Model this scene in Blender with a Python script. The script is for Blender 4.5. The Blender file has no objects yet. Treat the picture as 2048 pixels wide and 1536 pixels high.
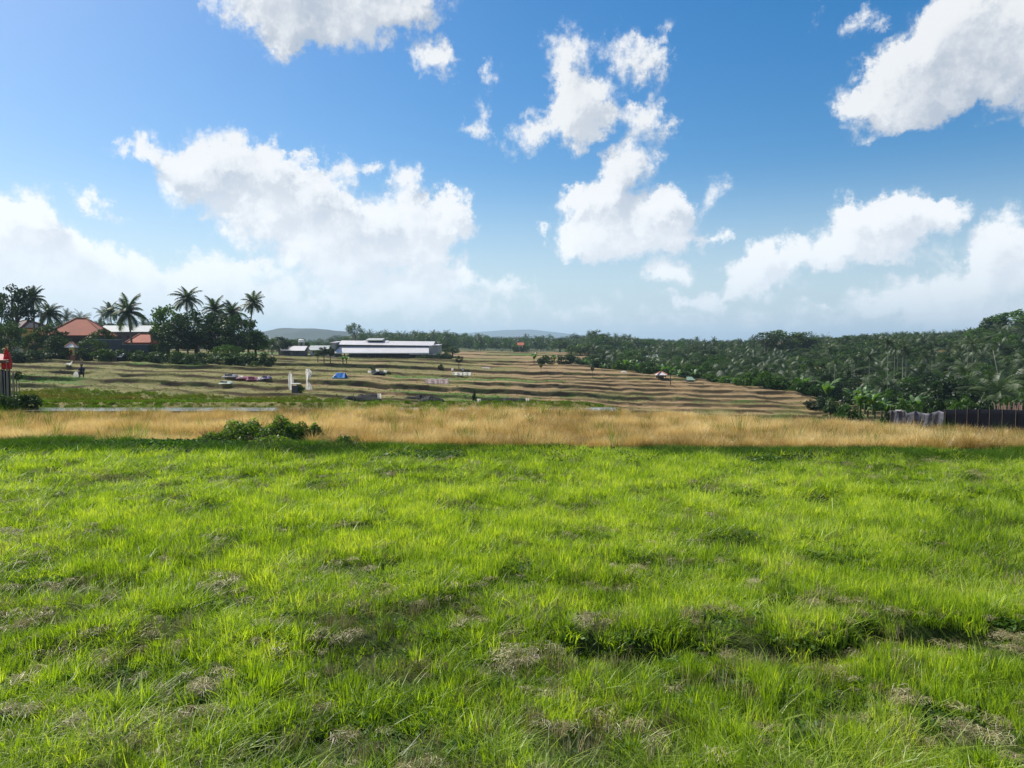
import bpy, math, random
import numpy as np
from mathutils import Vector, Matrix
R = math.radians
rng = np.random.default_rng(7)
random.seed(7)
sc = bpy.context.scene
COL = sc.collection

# ------------------------------------------------------------------ camera
PITCH = R(3.0); FPX = 1500.0; CAMH = 2.4           # focal length in pixels of a 2048 px wide picture
cam_d = bpy.data.cameras.new('camera'); cam = bpy.data.objects.new('camera', cam_d); COL.objects.link(cam)
cam_d.sensor_width = 36.0; cam_d.lens = 36.0*FPX/2048.0
cam_d.clip_start = 0.1; cam_d.clip_end = 60000
cam.location = (0, 0, CAMH); cam.rotation_euler = (R(90)-PITCH, 0, 0)
sc.camera = cam
sc.view_settings.view_transform = 'Standard'; sc.view_settings.look = 'None'
sc.view_settings.exposure = 0.5; sc.view_settings.gamma = 1.0; sc.view_settings.use_curve_mapping = False
cy = sc.cycles
cy.max_bounces = 6; cy.diffuse_bounces = 3; cy.glossy_bounces = 2; cy.transmission_bounces = 4
cy.transparent_max_bounces = 6; cy.volume_bounces = 0; cy.sample_clamp_indirect = 4.0
cy.use_denoising = True

SUN_AZ = -54.0; SUN_EL = 47.0      # degrees, azimuth from the view direction (+Y), negative to the left
sun_dir = Vector((math.sin(R(SUN_AZ))*math.cos(R(SUN_EL)), math.cos(R(SUN_AZ))*math.cos(R(SUN_EL)), math.sin(R(SUN_EL))))
sun_d = bpy.data.lights.new('sun', 'SUN'); sun = bpy.data.objects.new('sun', sun_d); COL.objects.link(sun)
sun_d.energy = 4.8; sun_d.angle = R(0.5); sun_d.color = (1.0, 0.95, 0.86)
sun.rotation_euler = sun_dir.to_track_quat('Z', 'Y').to_euler()

def pxdir(px, py):
    v = Vector(((px-1024)/FPX, 1.0, (768-py)/FPX)); c, s = math.cos(PITCH), math.sin(PITCH)
    return Vector((v.x, v.y*c+v.z*s, v.z*c-v.y*s))
def P(px, py, D):
    v = pxdir(px, py); return Vector((v.x/v.y*D, D, CAMH+v.z/v.y*D))
def azel(px, py):
    v = pxdir(px, py).normalized(); return math.atan2(v.x, v.y), math.asin(v.z)

# ------------------------------------------------------------------ sky
world = bpy.data.worlds.new('World'); sc.world = world; world.use_nodes = True
W = world.node_tree; W.nodes.clear()
class NT:
    def __init__(s, t): s.t = t
    def n(s, typ, **k):
        nd = s.t.nodes.new(typ)
        for a, b in k.items(): setattr(nd, a, b)
        return nd
    def put(s, sock, v):
        if isinstance(v, bpy.types.NodeSocket): s.t.links.new(v, sock)
        elif v is not None: sock.default_value = v
    def m(s, op, a, b=None, c=None, clamp=False):
        nd = s.n('ShaderNodeMath', operation=op); nd.use_clamp = clamp
        for i, v in enumerate((a, b, c)): s.put(nd.inputs[i], v)
        return nd.outputs[0]
    def v(s, op, a, b=None, sc_=None):
        nd = s.n('ShaderNodeVectorMath', operation=op); s.put(nd.inputs[0], a); s.put(nd.inputs[1], b)
        if sc_ is not None: s.put(nd.inputs['Scale'], sc_)
        return nd.outputs[0]
    def noise(s, vec, scale, detail=4, rough=.55, dist=0, out='Fac', dim='3D'):
        nd = s.n('ShaderNodeTexNoise', noise_dimensions=dim); s.put(nd.inputs['Vector'], vec)
        nd.inputs['Scale'].default_value = scale; nd.inputs['Detail'].default_value = detail
        nd.inputs['Roughness'].default_value = rough; nd.inputs['Distortion'].default_value = dist
        return nd.outputs[out]
    def ss(s, x, a, b, lo=0., hi=1.):
        nd = s.n('ShaderNodeMapRange', interpolation_type='SMOOTHSTEP'); s.put(nd.inputs[0], x)
        for i, v in ((1, a), (2, b), (3, lo), (4, hi)): s.put(nd.inputs[i], v)
        return nd.outputs[0]
    def mix(s, f, a, b, mode='MIX'):
        nd = s.n('ShaderNodeMix', data_type='RGBA', blend_type=mode)
        s.put(nd.inputs[0], f); s.put(nd.inputs[6], a); s.put(nd.inputs[7], b)
        return nd.outputs[2]

# clouds: (px, py, rx, ry, tilt degrees (positive = right end up), weight)
CLOUDS = [
 (560,25,120,75,-8,1.3),(680,15,190,80,5,1.3),(800,15,70,45,0,.8),(640,-70,300,90,0,1.3),(450,30,40,50,0,.35),
 (872,120,54,52,10,1.25),(785,98,34,22,0,.62),(995,152,26,34,-20,.6),(968,235,34,54,0,.75),(930,240,30,20,0,.4),
 (1140,140,62,85,-12,.95),(1165,215,66,60,0,1.0),(1095,250,115,44,28,1.05),(1155,280,50,34,25,.8),(1260,115,60,55,0,.8),
 (1308,82,50,32,35,.7),(1322,140,24,66,0,.7),(1230,238,105,28,5,.8),(1305,225,34,54,-30,.7),(1330,262,36,22,0,.6),(1225,180,50,50,0,.3),
 (1262,330,74,62,20,1.2),(1215,310,30,36,0,.6),(1205,385,90,42,22,1.1),(1130,395,60,26,22,.9),(1250,455,160,80,-2,1.5),(1190,480,90,50,0,1.1),(1325,440,80,60,0,1.1),
 (1440,388,46,40,0,.5),(1418,473,40,20,8,.85),(1345,547,54,40,8,1.2),(1072,459,20,14,0,.7),
 (1965,75,200,112,25,1.35),(1800,165,130,50,32,1.0),(1715,190,45,48,40,.9),(1900,188,160,46,22,.9),(1810,228,100,38,22,1.0),(2080,110,165,100,0,1.3),(1900,30,110,40,35,.8),
 (1715,50,44,26,35,.75),(1640,30,30,14,30,.2),
 (290,305,42,30,-10,.8),(350,325,80,48,-20,1.1),(455,320,110,70,0,1.35),(385,385,75,40,5,1.0),(540,350,80,60,-30,1.2),(500,430,82,62,0,1.3),
 (620,385,100,66,-20,1.3),(690,345,42,34,0,.7),(640,470,130,75,0,1.3),(770,440,110,60,-10,1.3),(870,440,72,62,0,1.3),(905,430,50,50,30,1.0),(740,510,180,60,0,1.2),(870,520,80,42,0,.9),(640,520,120,50,0,1.0),
 (180,398,40,26,-15,.95),(225,430,60,12,-25,.35),(745,335,32,20,0,.8),(810,368,36,40,-10,.9),(613,313,40,18,15,.6),
 (45,440,65,60,0,1.2),(70,500,130,80,-12,1.3),(-60,500,120,110,0,1.3),(190,530,120,55,-18,1.0),(200,590,330,70,0,.9),(100,620,260,60,0,.7),
 (420,560,150,55,0,.8),(600,600,360,60,0,.75),(820,585,190,52,0,.75),(1010,575,110,28,-4,.7),(900,560,90,26,0,.6),(480,520,110,30,0,.6),(1000,625,300,40,0,.5),
 (1560,515,105,42,14,1.15),(1500,560,70,44,30,.9),(1700,470,90,62,10,1.15),(1800,440,110,52,14,1.15),(1870,415,70,26,6,.85),(1760,490,90,44,18,1.0),(1545,575,80,26,14,.6),(1690,420,42,34,0,.7),
 (2010,455,66,48,20,1.1),(1985,540,95,48,18,1.1),(2060,520,90,60,0,1.2),(1780,520,50,22,0,.5),(1890,505,60,50,0,.25),
 (1410,597,56,24,0,.9),(1343,601,44,16,0,.8),(1800,570,40,18,0,.5),(1790,600,150,40,4,.65),(1640,605,50,12,0,.5),(1940,600,160,50,6,.7),(1460,590,60,14,25,.4),
 (1600,635,300,34,0,.42),(1960,640,220,40,0,.5),(1330,640,240,26,0,.35),
]
g = bpy.data.node_groups.new('cloud_field', 'ShaderNodeTree')
g.interface.new_socket('Vector', in_out='INPUT', socket_type='NodeSocketVector')
g.interface.new_socket('Field', in_out='OUTPUT', socket_type='NodeSocketFloat')
G = NT(g); gi = G.n('NodeGroupInput'); go = G.n('NodeGroupOutput')
pv = gi.outputs[0]
# turbulent displacement of the coordinates gives the billowing outlines
wn = G.noise(pv, 15.0, 6, .66, out='Color', dim='2D')
w1 = G.v('SCALE', G.v('SUBTRACT', wn, (.5, .5, .5)), sc_=0.085)
pw = G.v('ADD', pv, w1)
acc = None
for (px, py, rx, ry, rot, wt) in CLOUDS:
    a, e = azel(px, py)
    mp = G.n('ShaderNodeMapping', vector_type='TEXTURE'); G.put(mp.inputs[0], pw)
    mp.inputs[1].default_value = (a, e, 0); mp.inputs[2].default_value = (0, 0, R(rot))
    mp.inputs[3].default_value = (rx/FPX*1.06, ry/FPX*1.06, 1000.0)
    gr = G.n('ShaderNodeTexGradient', gradient_type='SPHERICAL'); G.put(gr.inputs[0], mp.outputs[0])
    acc = G.m('MULTIPLY_ADD', gr.outputs['Fac'], wt, acc if acc is not None else 0.0)
# fair weather cumulus over the rest of the sky, thinning out where the photographed clouds are
sx = G.n('ShaderNodeSeparateXYZ'); G.put(sx.inputs[0], pv)
side = G.m('MAXIMUM', G.ss(G.m('ABSOLUTE', sx.outputs[0]), .74, .95), G.ss(sx.outputs[1], .50, .66))
cu = G.m('MULTIPLY', G.ss(G.noise(pw, 3.2, 3, .5, dim='2D'), .52, .68), 0.9)
acc = G.m('ADD', G.m('MINIMUM', acc, 1.3), G.m('MULTIPLY', side, cu))
fine = G.m('SUBTRACT', G.noise(pv, 34.0, 6, .68, dim='2D'), .5)
edge = G.ss(acc, 0.0, 0.12)
acc = G.m('ADD', acc, G.m('MULTIPLY', G.m('MULTIPLY', fine, 1.45), edge))
g.links.new(acc, go.inputs[0])

N = NT(W)
geo = N.n('ShaderNodeTexCoord'); d = geo.outputs['Generated']
sp = N.n('ShaderNodeSeparateXYZ'); N.put(sp.inputs[0], d)
az = N.m('ARCTAN2', sp.outputs[0], sp.outputs[1]); el = N.m('ARCSINE', sp.outputs[2])
cb = N.n('ShaderNodeCombineXYZ'); N.put(cb.inputs[0], az); N.put(cb.inputs[1], el)
c0 = N.n('ShaderNodeGroup', node_tree=g); N.put(c0.inputs[0], cb.outputs[0])
c1 = N.n('ShaderNodeGroup', node_tree=g); N.put(c1.inputs[0], N.v('ADD', cb.outputs[0], (-0.018, 0.024, 0)))
f0, f1 = c0.outputs[0], c1.outputs[0]
sky = N.n('ShaderNodeTexSky', sky_type='NISHITA'); sky.sun_disc = False
sky.sun_elevation = R(SUN_EL); sky.sun_rotation = R(SUN_AZ); sky.altitude = 0
sky.air_density = 1.0; sky.dust_density = 1.0; sky.ozone_density = 2.0
hs = N.n('ShaderNodeHueSaturation'); hs.inputs['Saturation'].default_value = 1.58; hs.inputs['Value'].default_value = .86; N.put(hs.inputs['Color'], sky.outputs[0])
lowsky = N.ss(el, 0.0, .24, .70, 0.0)
skyc = N.mix(lowsky, hs.outputs[0], (5.0, 6.05, 6.8, 1))
# cloud light: bright towards the sun, soft grey where the cloud is deep on that side
shade = N.ss(f1, .30, 1.30)
soft = N.m('MULTIPLY', N.ss(N.noise(cb.outputs[0], 9.0, 3, .5, dim='2D'), .35, .7), shade)
rel = N.ss(N.m('SUBTRACT', f1, f0), -.45, .40)
shade2 = N.m('ADD', N.m('ADD', N.m('MULTIPLY', shade, .22), N.m('MULTIPLY', soft, .30)), N.m('MULTIPLY', rel, .48))
shade2 = N.m('MULTIPLY', shade2, N.ss(el, .02, .24, .30, 1.0))
ccol = N.v('SCALE', N.mix(shade2, (6.6, 6.68, 6.75, 1), (3.55, 3.95, 4.6, 1)), sc_=N.ss(el, .03, .30, 1.22, 1.0))
alpha = N.m('MULTIPLY', N.m('POWER', N.ss(f0, .04, .84), 1.25), N.ss(el, .0, .13, .62, .98))
out = N.mix(alpha, skyc, ccol)
bg = N.n('ShaderNodeBackground'); bg.inputs['Strength'].default_value = 0.1; N.put(bg.inputs['Color'], out)
wo = N.n('ShaderNodeOutputWorld'); W.links.new(bg.outputs[0], wo.inputs[0])
world.cycles.sampling_method = 'NONE'
# ------------------------------------------------------------------ helpers
def sstep(x, a, b):
    t = np.clip((np.asarray(x, float)-a)/(b-a), 0, 1); return t*t*(3-2*t)
class VNoise:
    def __init__(s, seed, n=64): s.g = np.random.default_rng(seed).random((n, n)); s.n = n
    def __call__(s, x, y):
        x = np.asarray(x, float); y = np.asarray(y, float)
        xi = np.floor(x).astype(int); yi = np.floor(y).astype(int); fx = x-xi; fy = y-yi
        fx = fx*fx*(3-2*fx); fy = fy*fy*(3-2*fy); n = s.n; g = s.g
        a = g[xi % n, yi % n]; b = g[(xi+1) % n, yi % n]; c = g[xi % n, (yi+1) % n]; e = g[(xi+1) % n, (yi+1) % n]
        return (a*(1-fx)+b*fx)*(1-fy)+(c*(1-fx)+e*fx)*fy
VN = [VNoise(i) for i in range(6)]
def fbm(x, y, k=0, o=4, r=.5):
    s = 0; a = 1; t = 0
    for i in range(o):
        s = s+a*VN[(k+i) % 6](np.asarray(x)*2**i+17.3*i, np.asarray(y)*2**i+9.1*i); t += a; a *= r
    return s/t

def link(o, parent=None):
    COL.objects.link(o)
    if parent is not None: o.parent = parent
    return o
def mesh_obj(name, verts, faces, mat, parent=None, smooth=False, cols=None):
    me = bpy.data.meshes.new(name)
    verts = np.asarray(verts, np.float32).reshape(-1, 3)
    fill_mesh(me, verts, faces)
    if mat is not None: me.materials.append(mat)
    if smooth: me.polygons.foreach_set('use_smooth', np.ones(len(me.polygons), bool))
    if cols is not None:
        for nm, arr in cols.items():
            at = me.attributes.new(nm, 'FLOAT', 'POINT'); at.data.foreach_set('value', np.asarray(arr, np.float32).ravel())
    return link(bpy.data.objects.new(name, me), parent)
def fill_mesh(me, verts, faces):
    if isinstance(faces, np.ndarray):
        nf, k = faces.shape
        me.vertices.add(len(verts)); me.vertices.foreach_set('co', verts.ravel())
        me.loops.add(nf*k); me.loops.foreach_set('vertex_index', faces.ravel().astype(np.int32))
        me.polygons.add(nf); me.polygons.foreach_set('loop_start', np.arange(0, nf*k, k, dtype=np.int32))
        me.update(calc_edges=True); me.validate()
    else:
        me.from_pydata([tuple(v) for v in verts.tolist()], [], [tuple(int(i) for i in f) for f in faces]); me.update()
def tag(o, label=None, cat=None, group=None, kind=None):
    if label: o['label'] = label
    if cat: o['category'] = cat
    if group: o['group'] = group
    if kind: o['kind'] = kind
    return o
def empty(name, loc, rz=0.0, **k):
    o = bpy.data.objects.new(name, None); o.location = loc; o.rotation_euler = (0, 0, rz); o.empty_display_size = .2
    COL.objects.link(o); return tag(o, **k)

# ------------------------------------------------------------------ materials
def newmat(name):
    m = bpy.data.materials.new(name); m.use_nodes = True; t = m.node_tree; t.nodes.clear(); return m, NT(t)
def finish(N_, shader):
    o = N_.n('ShaderNodeOutputMaterial'); N_.t.links.new(shader, o.inputs[0])
def solid(name, col, rough=.8, var=.18, scale=2.0, spec=.3, bump=0.0, metallic=0.0):
    """opaque surface with blotchy procedural variation"""
    m, n = newmat(name); p = n.n('ShaderNodeBsdfPrincipled')
    tc = n.n('ShaderNodeTexCoord').outputs['Object']
    f = n.noise(tc, scale, 6, .6); f2 = n.noise(tc, scale*9, 3, .6)
    k = n.m('ADD', n.m('MULTIPLY', f, 1.4), n.m('MULTIPLY', f2, .6))
    k = n.m('SUBTRACT', k, 1.0)
    v = n.m('ADD', n.m('MULTIPLY', k, var*2.2), 1.0)
    c = n.v('SCALE', col, sc_=v)
    n.put(p.inputs['Base Color'], c); p.inputs['Roughness'].default_value = rough
    p.inputs['Specular IOR Level'].default_value = spec; p.inputs['Metallic'].default_value = metallic
    if bump:
        b = n.n('ShaderNodeBump'); b.inputs['Strength'].default_value = bump; n.put(b.inputs['Height'], f2); n.put(p.inputs['Normal'], b.outputs[0])
    finish(n, p.outputs[0]); return m
def leafmat(name, cols, trans=.45, inst=False, tcol=(1.25, 1.35, .45), gloss=.06, nscale=.7, objrand=.25, grough=.45):
    """foliage: diffuse + light coming through the leaf. cols are picked by an attribute (instances) or by noise"""
    m, n = newmat(name)
    oi = n.n('ShaderNodeObjectInfo')
    if inst:
        at = n.n('ShaderNodeAttribute', attribute_type='INSTANCER', attribute_name='tint'); f = at.outputs['Fac']
    else:
        tc = n.n('ShaderNodeTexCoord').outputs['Object']
        f = n.m('ADD', n.m('MULTIPLY', n.m('SUBTRACT', n.noise(tc, nscale, 4, .6), .5), 1.9), .5)
        f = n.m('ADD', f, n.m('MULTIPLY', n.m('SUBTRACT', oi.outputs['Random'], .5), objrand*2))
    gr = n.n('ShaderNodeNewGeometry').outputs['Random Per Island']
    f = n.m('ADD', f, n.m('MULTIPLY', n.m('SUBTRACT', gr, .5), .35), clamp=True)
    cr = n.n('ShaderNodeValToRGB'); e = cr.color_ramp
    while len(e.elements) < len(cols): e.elements.new(.5)
    for i, c in enumerate(cols):
        e.elements[i].position = i/(len(cols)-1); e.elements[i].color = (*c, 1)
    n.put(cr.inputs[0], f); c = cr.outputs[0]
    df = n.n('ShaderNodeBsdfDiffuse'); n.put(df.inputs[0], c)
    tr = n.n('ShaderNodeBsdfTranslucent'); n.put(tr.inputs[0], n.v('MULTIPLY', c, tcol))
    mx = n.n('ShaderNodeMixShader'); mx.inputs[0].default_value = trans
    n.t.links.new(df.outputs[0], mx.inputs[1]); n.t.links.new(tr.outputs[0], mx.inputs[2])
    gl = n.n('ShaderNodeBsdfGlossy'); gl.inputs['Roughness'].default_value = grough; gl.inputs[0].default_value = (.9, .9, .9, 1)
    m2 = n.n('ShaderNodeMixShader'); m2.inputs[0].default_value = gloss
    n.t.links.new(mx.outputs[0], m2.inputs[1]); n.t.links.new(gl.outputs[0], m2.inputs[2])
    finish(n, m2.outputs[0]); return m

# ------------------------------------------------------------------ the lie of the land
SK = np.array([77, 80.5, 84, 88, 92, 96.5, 101, 106.5, 112, 118.5, 126, 143, 164, 190, 222, 262, 300.])
RK = np.array([.33, .05, .30, .05, .33, .05, .30, .05, .29, .05, .30, .28, .26, .24, .22, .22, .18])
FINE = (1, 3, 5, 7, 9)     # extra low steps where the paddies are narrower, on the right
def warp(x, s):
    k = sstep(s, 40, 75)*(1-sstep(s, 300, 345))
    return k*(2.6*np.sin(x/21.+s/19.)+.9*np.sin(x/8.7-s/13.+1)+.3*np.sin(x/3.1+s/7.)+.25*np.sin(x/1.3+s)+.7*(fbm(x/4.+s*.02, s*.05, 1, 3)-.5))
def edge_x(y):      # where the paddies end and the wooded ravine begins
    return np.interp(y, [30, 60, 82, 105, 130, 165, 200, 260, 330, 400], [62, 46, 42, 38, 28, 16, 14, 26, 40, -200])
def riser_amp(x, k):
    r = RK[k]*(1+.55*np.sin(x/(17.+k)+k*2.1)+.25*np.sin(x/5.3+k*4.4)+.6*(fbm(x/3.+k*9, x*0+k, 2)-.5))
    r = r*(sstep(x, -4, 6) if k in FINE else 1-.25*sstep(x, 4, 16)*(k < 11))+(.20*sstep(x, 4, 16) if k in FINE else 0)
    return np.maximum(r, 0.0 if k in FINE else .02)
def base_z(x, s):
    """height in terrace coordinates: treads are level, risers steep, each with a little bund on its lip"""
    x = np.asarray(x, float); s = np.asarray(s, float)
    z = np.full(np.broadcast(x, s).shape, -.75)
    for k in range(len(SK)):
        r = riser_amp(x, k); w = .22+.012*k
        up = np.clip((s-SK[k])/w, 0, 1)
        z = z-r*(1-up)
        z = z+.13*(sstep(x, -4, 6) if k in FINE else 1)*np.exp(-((s-SK[k]-w-.12)/.28)**2)
    # from the last terrace down to the grass field where the camera stands
    zin = np.interp(s, [-500, 15.9, 18.6, 19.4, 30.6, 31.0, 33.6, 34.2, 36.5, 48, 58, 66], [0, 0, -.30, -.50, -.55, -.42, -.42, -.22, -.75, -2.4, -3.7, -4.0])
    t = sstep(s, 60, 70)
    ramp = sstep(s, 36, 62)*(1-.75*sstep(s, 150, 230))*(1-sstep(s, 300, 400))
    tilt = -.030*np.clip(x, -120, 75)*ramp
    zl = np.interp(s, [36, 48, 60, 72], [0, .5, .9, .6])*sstep(-x, 4, 18)*0.6     # a weedy shoulder on the left
    return zin*(1-t)+z*t+tilt*1.0+zl
def bund_y(x): return 17.35-.10*np.clip(x, -14, 14)+.30*np.sin(x/3.1)+.15*np.sin(x/1.2+1)
def near_detail(x, y):
    ys = 5.85+.28*sstep(x, 1.7, 3.0)-.12*sstep(-x, .2, 2)+.10*np.sin(x*1.9)+.07*np.sin(x*4.3+1)+.05*np.sin(x*9.1)
    st = .08+(.55+.6*fbm(x*2.2, x*0+3, 4, 2))*sstep(x, .1, .6)*(1-sstep(x, 3.7, 4.3))
    lo = 1-sstep(y, ys-.02, ys+.12)
    z = -.10*np.clip(st, .1, 1)*lo*sstep(y, -4, 2)-.09*np.clip(st, 0, 1)*np.exp(-((y-ys+.08)/.075)**2)
    z = z+.05*np.exp(-((y-ys-.25)/.2)**2)
    y2 = 11.7+.25*np.sin(x*.8)+.1*np.sin(x*2.7); s2 = sstep(x, 1.3, 2.2)*(1-sstep(x, 7.2, 8.5))
    z = z-s2*(.12*np.exp(-((y-y2)/.2)**2)+.05*(1-sstep(y, y2-.1, y2+.1))*sstep(y, 9, 11))
    z = z+(fbm(x*.9, y*.9, 1)-.5)*.05+(fbm(x*4, y*4, 2)-.5)*.05
    # bund at the end of the field
    yb = bund_y(x)
    z = z+(.05+.11*(1-sstep(x, -3, 3)))*np.exp(-((y-yb)/.50)**2)*(.6+.7*fbm(x*.7, y*0, 3))
    return z
def rice_end(x): return 30.9-.62*np.maximum(0, np.asarray(x, float)-2)
def gz(x, y):
    x = np.asarray(x, float); y = np.asarray(y, float)
    s = y-warp(x, y); s = y-warp(x, s)
    z = base_z(x, s)
    z = z+np.where((y > -10) & (y < 19.5), near_detail(x, y)*sstep(-np.abs(x), -60, -30), 0)
    z = z+(fbm(x*.25, y*.25, 0)-.5)*.12*sstep(y, 20, 60)
    ye = rice_end(np.clip(x, -50, 18)); z = z-1.35*sstep(y, ye+.2, ye+7)*sstep(x, 2, 10)*(1-sstep(y, 44, 62))
    z = z-.8*np.exp(-((x+36)/48)**2)*sstep(y, 150, 190)*(1-sstep(y, 235, 300))
    # wooded ravine and the hillside beyond it
    m = sstep(x-edge_x(y), 0, 9)*sstep(y, 40, 60)
    zf = -9.2+8.6*sstep(y, 85, 235)*np.clip((x-10)/95., .25, 1.25)+.02*np.maximum(y-235, 0)*np.clip((x-60)/120., 0, 1)
    z = z*(1-m)+zf*m
    far = sstep(y, 335, 420)
    return z*(1-far)+far*(-2.0+(fbm(x/90., y/90., 4)-.5)*4*sstep(y, 400, 900))
def gz1(x, y): return float(gz(np.array([x]), np.array([y]))[0])
def project(x, y, z):
    dy, dz = y, z-CAMH; c, s = math.cos(PITCH), math.sin(PITCH)
    f = dy*c-dz*s; u = dy*s+dz*c
    return 1024+FPX*x/f, 768-FPX*u/f
def ground_at(px, py, lo=34., hi=340.):
    """the farthest ground point seen at this spot: a real position on the terrain"""
    ys = np.arange(lo, hi, .25); v = pxdir(px, py)
    xs = ys*v.x/v.y; line = CAMH+ys*v.z/v.y; g_ = gz(xs, ys)
    ab = g_ >= line
    i = np.argmax(ab) if ab.any() else len(ys)-1
    return Vector((xs[i], ys[i], g_[i]))
def on_ground(px, D): 
    v = pxdir(px, 768); x = v.x/v.y*D
    x = (px-1024)/FPX*D/ math.cos(PITCH)
    return Vector((x, D, gz1(x, D)))

def axis(segs):
    out = []
    for a, b, st in segs:
        n = max(1, int(round((b-a)/st))); out += list(np.linspace(a, b, n, endpoint=False))
    out.append(segs[-1][1]); return np.array(out)
def patch(name, xs, ys, mat, drop=0.0, use_s=False, attrs=None):
    X, Y = np.meshgrid(xs, ys)
    if use_s: S = Y.copy(); Y = Y+warp(X, S)
    Z = gz(X, Y)-drop
    nx, ny = len(xs), len(ys)
    i = np.arange(ny-1)[:, None]*nx+np.arange(nx-1)[None, :]
    F = np.stack([i, i+1, i+nx+1, i+nx], -1).reshape(-1, 4)
    cols = attrs(X, Y) if attrs else None
    o = mesh_obj(name, np.stack([X, Y, Z], -1).reshape(-1, 3), F, mat, smooth=True, cols=cols)
    return tag(o, kind='structure')

M_bank = None
# soils
def ground_mat(name, cols, scale, bump=.4, attr=None, cols2=None):
    m, n = newmat(name); p = n.n('ShaderNodeBsdfPrincipled'); p.inputs['Roughness'].default_value = .95; p.inputs['Specular IOR Level'].default_value = .15
    g_ = n.n('ShaderNodeNewGeometry').outputs['Position']
    a = n.noise(g_, scale, 6, .62); b = n.noise(g_, scale*7, 5, .65)
    f = n.m('ADD', n.m('MULTIPLY', a, .6), n.m('MULTIPLY', b, .4)); f = n.ss(f, .36, .64)
    def ramp(cs):
        cr = n.n('ShaderNodeValToRGB'); e = cr.color_ramp
        while len(e.elements) < len(cs): e.elements.new(.5)
        for i, c in enumerate(cs): e.elements[i].position = i/(len(cs)-1); e.elements[i].color = (*c, 1)
        n.put(cr.inputs[0], f); return cr.outputs[0]
    c = ramp(cols)
    if attr:
        at = n.n('ShaderNodeAttribute', attribute_name=attr).outputs['Fac']
        q = n.ss(n.m('ADD', at, n.m('MULTIPLY', n.m('SUBTRACT', b, .5), 1.1)), .35, .65)
        c = n.mix(q, c, ramp(cols2))
        at3 = n.n('ShaderNodeAttribute', attribute_name='lush').outputs['Fac']
        q3 = n.ss(n.m('ADD', at3, n.m('MULTIPLY', n.m('SUBTRACT', b, .5), .9)), .35, .7)
        c = n.mix(q3, c, (.085, .135, .028, 1))
    if attr:
        bk = n.n('ShaderNodeAttribute', attribute_name='bank').outputs['Fac']; c = n.mix(n.ss(bk, .3, .7), c, (.095, .068, .034, 1))  # dark mud on the risers, standing in for their shade
    n.put(p.inputs['Base Color'], c)
    bp = n.n('ShaderNodeBump'); bp.inputs['Strength'].default_value = bump; bp.inputs['Distance'].default_value = .08; n.put(bp.inputs['Height'], b)
    n.put(p.inputs['Normal'], bp.outputs[0]); finish(n, p.outputs[0]); return m
M_soil_near = ground_mat('damp_soil_and_moss', [(.018, .024, .008), (.045, .06, .012), (.07, .10, .018)], 2.2, .6)
M_soil_gold = ground_mat('dry_paddy_soil', [(.10, .07, .03), (.20, .14, .055), (.30, .21, .09)], 1.4, .5)
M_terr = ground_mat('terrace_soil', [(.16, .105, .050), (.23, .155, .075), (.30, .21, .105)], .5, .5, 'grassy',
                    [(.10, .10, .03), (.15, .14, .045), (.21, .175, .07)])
M_far = ground_mat('far_fields_soil', [(.03, .05, .015), (.06, .08, .02), (.10, .10, .04)], .02, .1)

def terr_grass(X, Y):
    """how grassy a paddy is; each terrace and each stretch of it has its own crop"""
    S = Y-warp(X, Y); k = np.searchsorted(SK, S)
    h = np.sin(k*12.9898+np.floor((X+np.sin(k*3.7)*20)/(26+5*np.sin(k)))*78.233)*43758.5453; h = h-np.floor(h)
    gr = np.where(X < -26, .30+.65*h, np.where(X < 0, .05+.75*h, .04+.7*h*h))
    gr = gr+.25*sstep(-X, 15, 60)
    gr = np.where((X > 3) & (Y > 86) & (Y < 200), gr*.40, gr)
    for c in range(len(SK)):
        gr = gr+np.where(X > 0, .40, .75)*np.exp(-((S-SK[c]-.6)/.9)**2)          # grass keeps to the bunds
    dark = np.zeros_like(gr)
    for c in range(len(SK)): dark = np.maximum(dark, (sstep(X, 0, 6) if c in FINE else 1)*np.where((S > SK[c]-.08) & (S < SK[c]+.20+.012*c), 1, 0))  # riser faces that get the painted shade in the soil colour
    gr = gr+.9*(Y < 74)
    lush = .62*sstep(-X, 0, 10)*(1-sstep(Y, 60, 80))*(fbm(X/7., Y/3.5, 1) > .47)+.55*(fbm(X/9., Y/5., 2) > .62)*(Y < 100)*(X > -10)
    h2 = np.sin(k*37.719+np.floor((X+np.sin(k*1.7)*20)/17.)*4.233)*9341.13; h2 = h2-np.floor(h2); lush = lush+.75*(h2 > .90)*(X < 8)*(Y > 80)
    lush = lush*(.5+1.0*fbm(X/6., Y/3., 3))*sstep(Y, 40, 55)
    gr = np.where(Y < 45, .55, gr)
    px, _ = project(X, Y, -3+0*Y)
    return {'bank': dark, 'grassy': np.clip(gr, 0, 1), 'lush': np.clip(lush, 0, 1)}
xs_f = axis([(-900, -200, 100), (-200, -60, 20), (-60, -18, 2), (-18, 18, .09), (18, 60, 2), (60, 200, 20), (200, 900, 100)])
ys_f = axis([(-300, -20, 40), (-20, 1, 1.0), (1, 19.2, .09)])
patch('grass_field', xs_f, ys_f, M_soil_near)
xs_g = axis([(-900, -200, 100), (-200, -40, 20), (-40, 40, .5), (40, 200, 20), (200, 900, 100)])
patch('rice_field', xs_g, axis([(19.1, 31.05, .3)]), M_soil_gold)
xs_t = axis([(-900, -300, 60), (-300, -120, 6), (-120, 90, .8), (90, 300, 4), (300, 900, 60)])
rows = [(31.0, 37, .25), (37, 74, 1.0)]
a = 74.
for k, s in enumerate(SK):
    w = .22+.012*k
    rows.append((a, s-.05, 1.6)); rows.append((s-.05, s+w+.9, .11)); a = s+w+.9
rows.append((a, 345, 4)); 
ys_t = axis([r for r in rows if r[1] > r[0]+1e-6])
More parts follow.
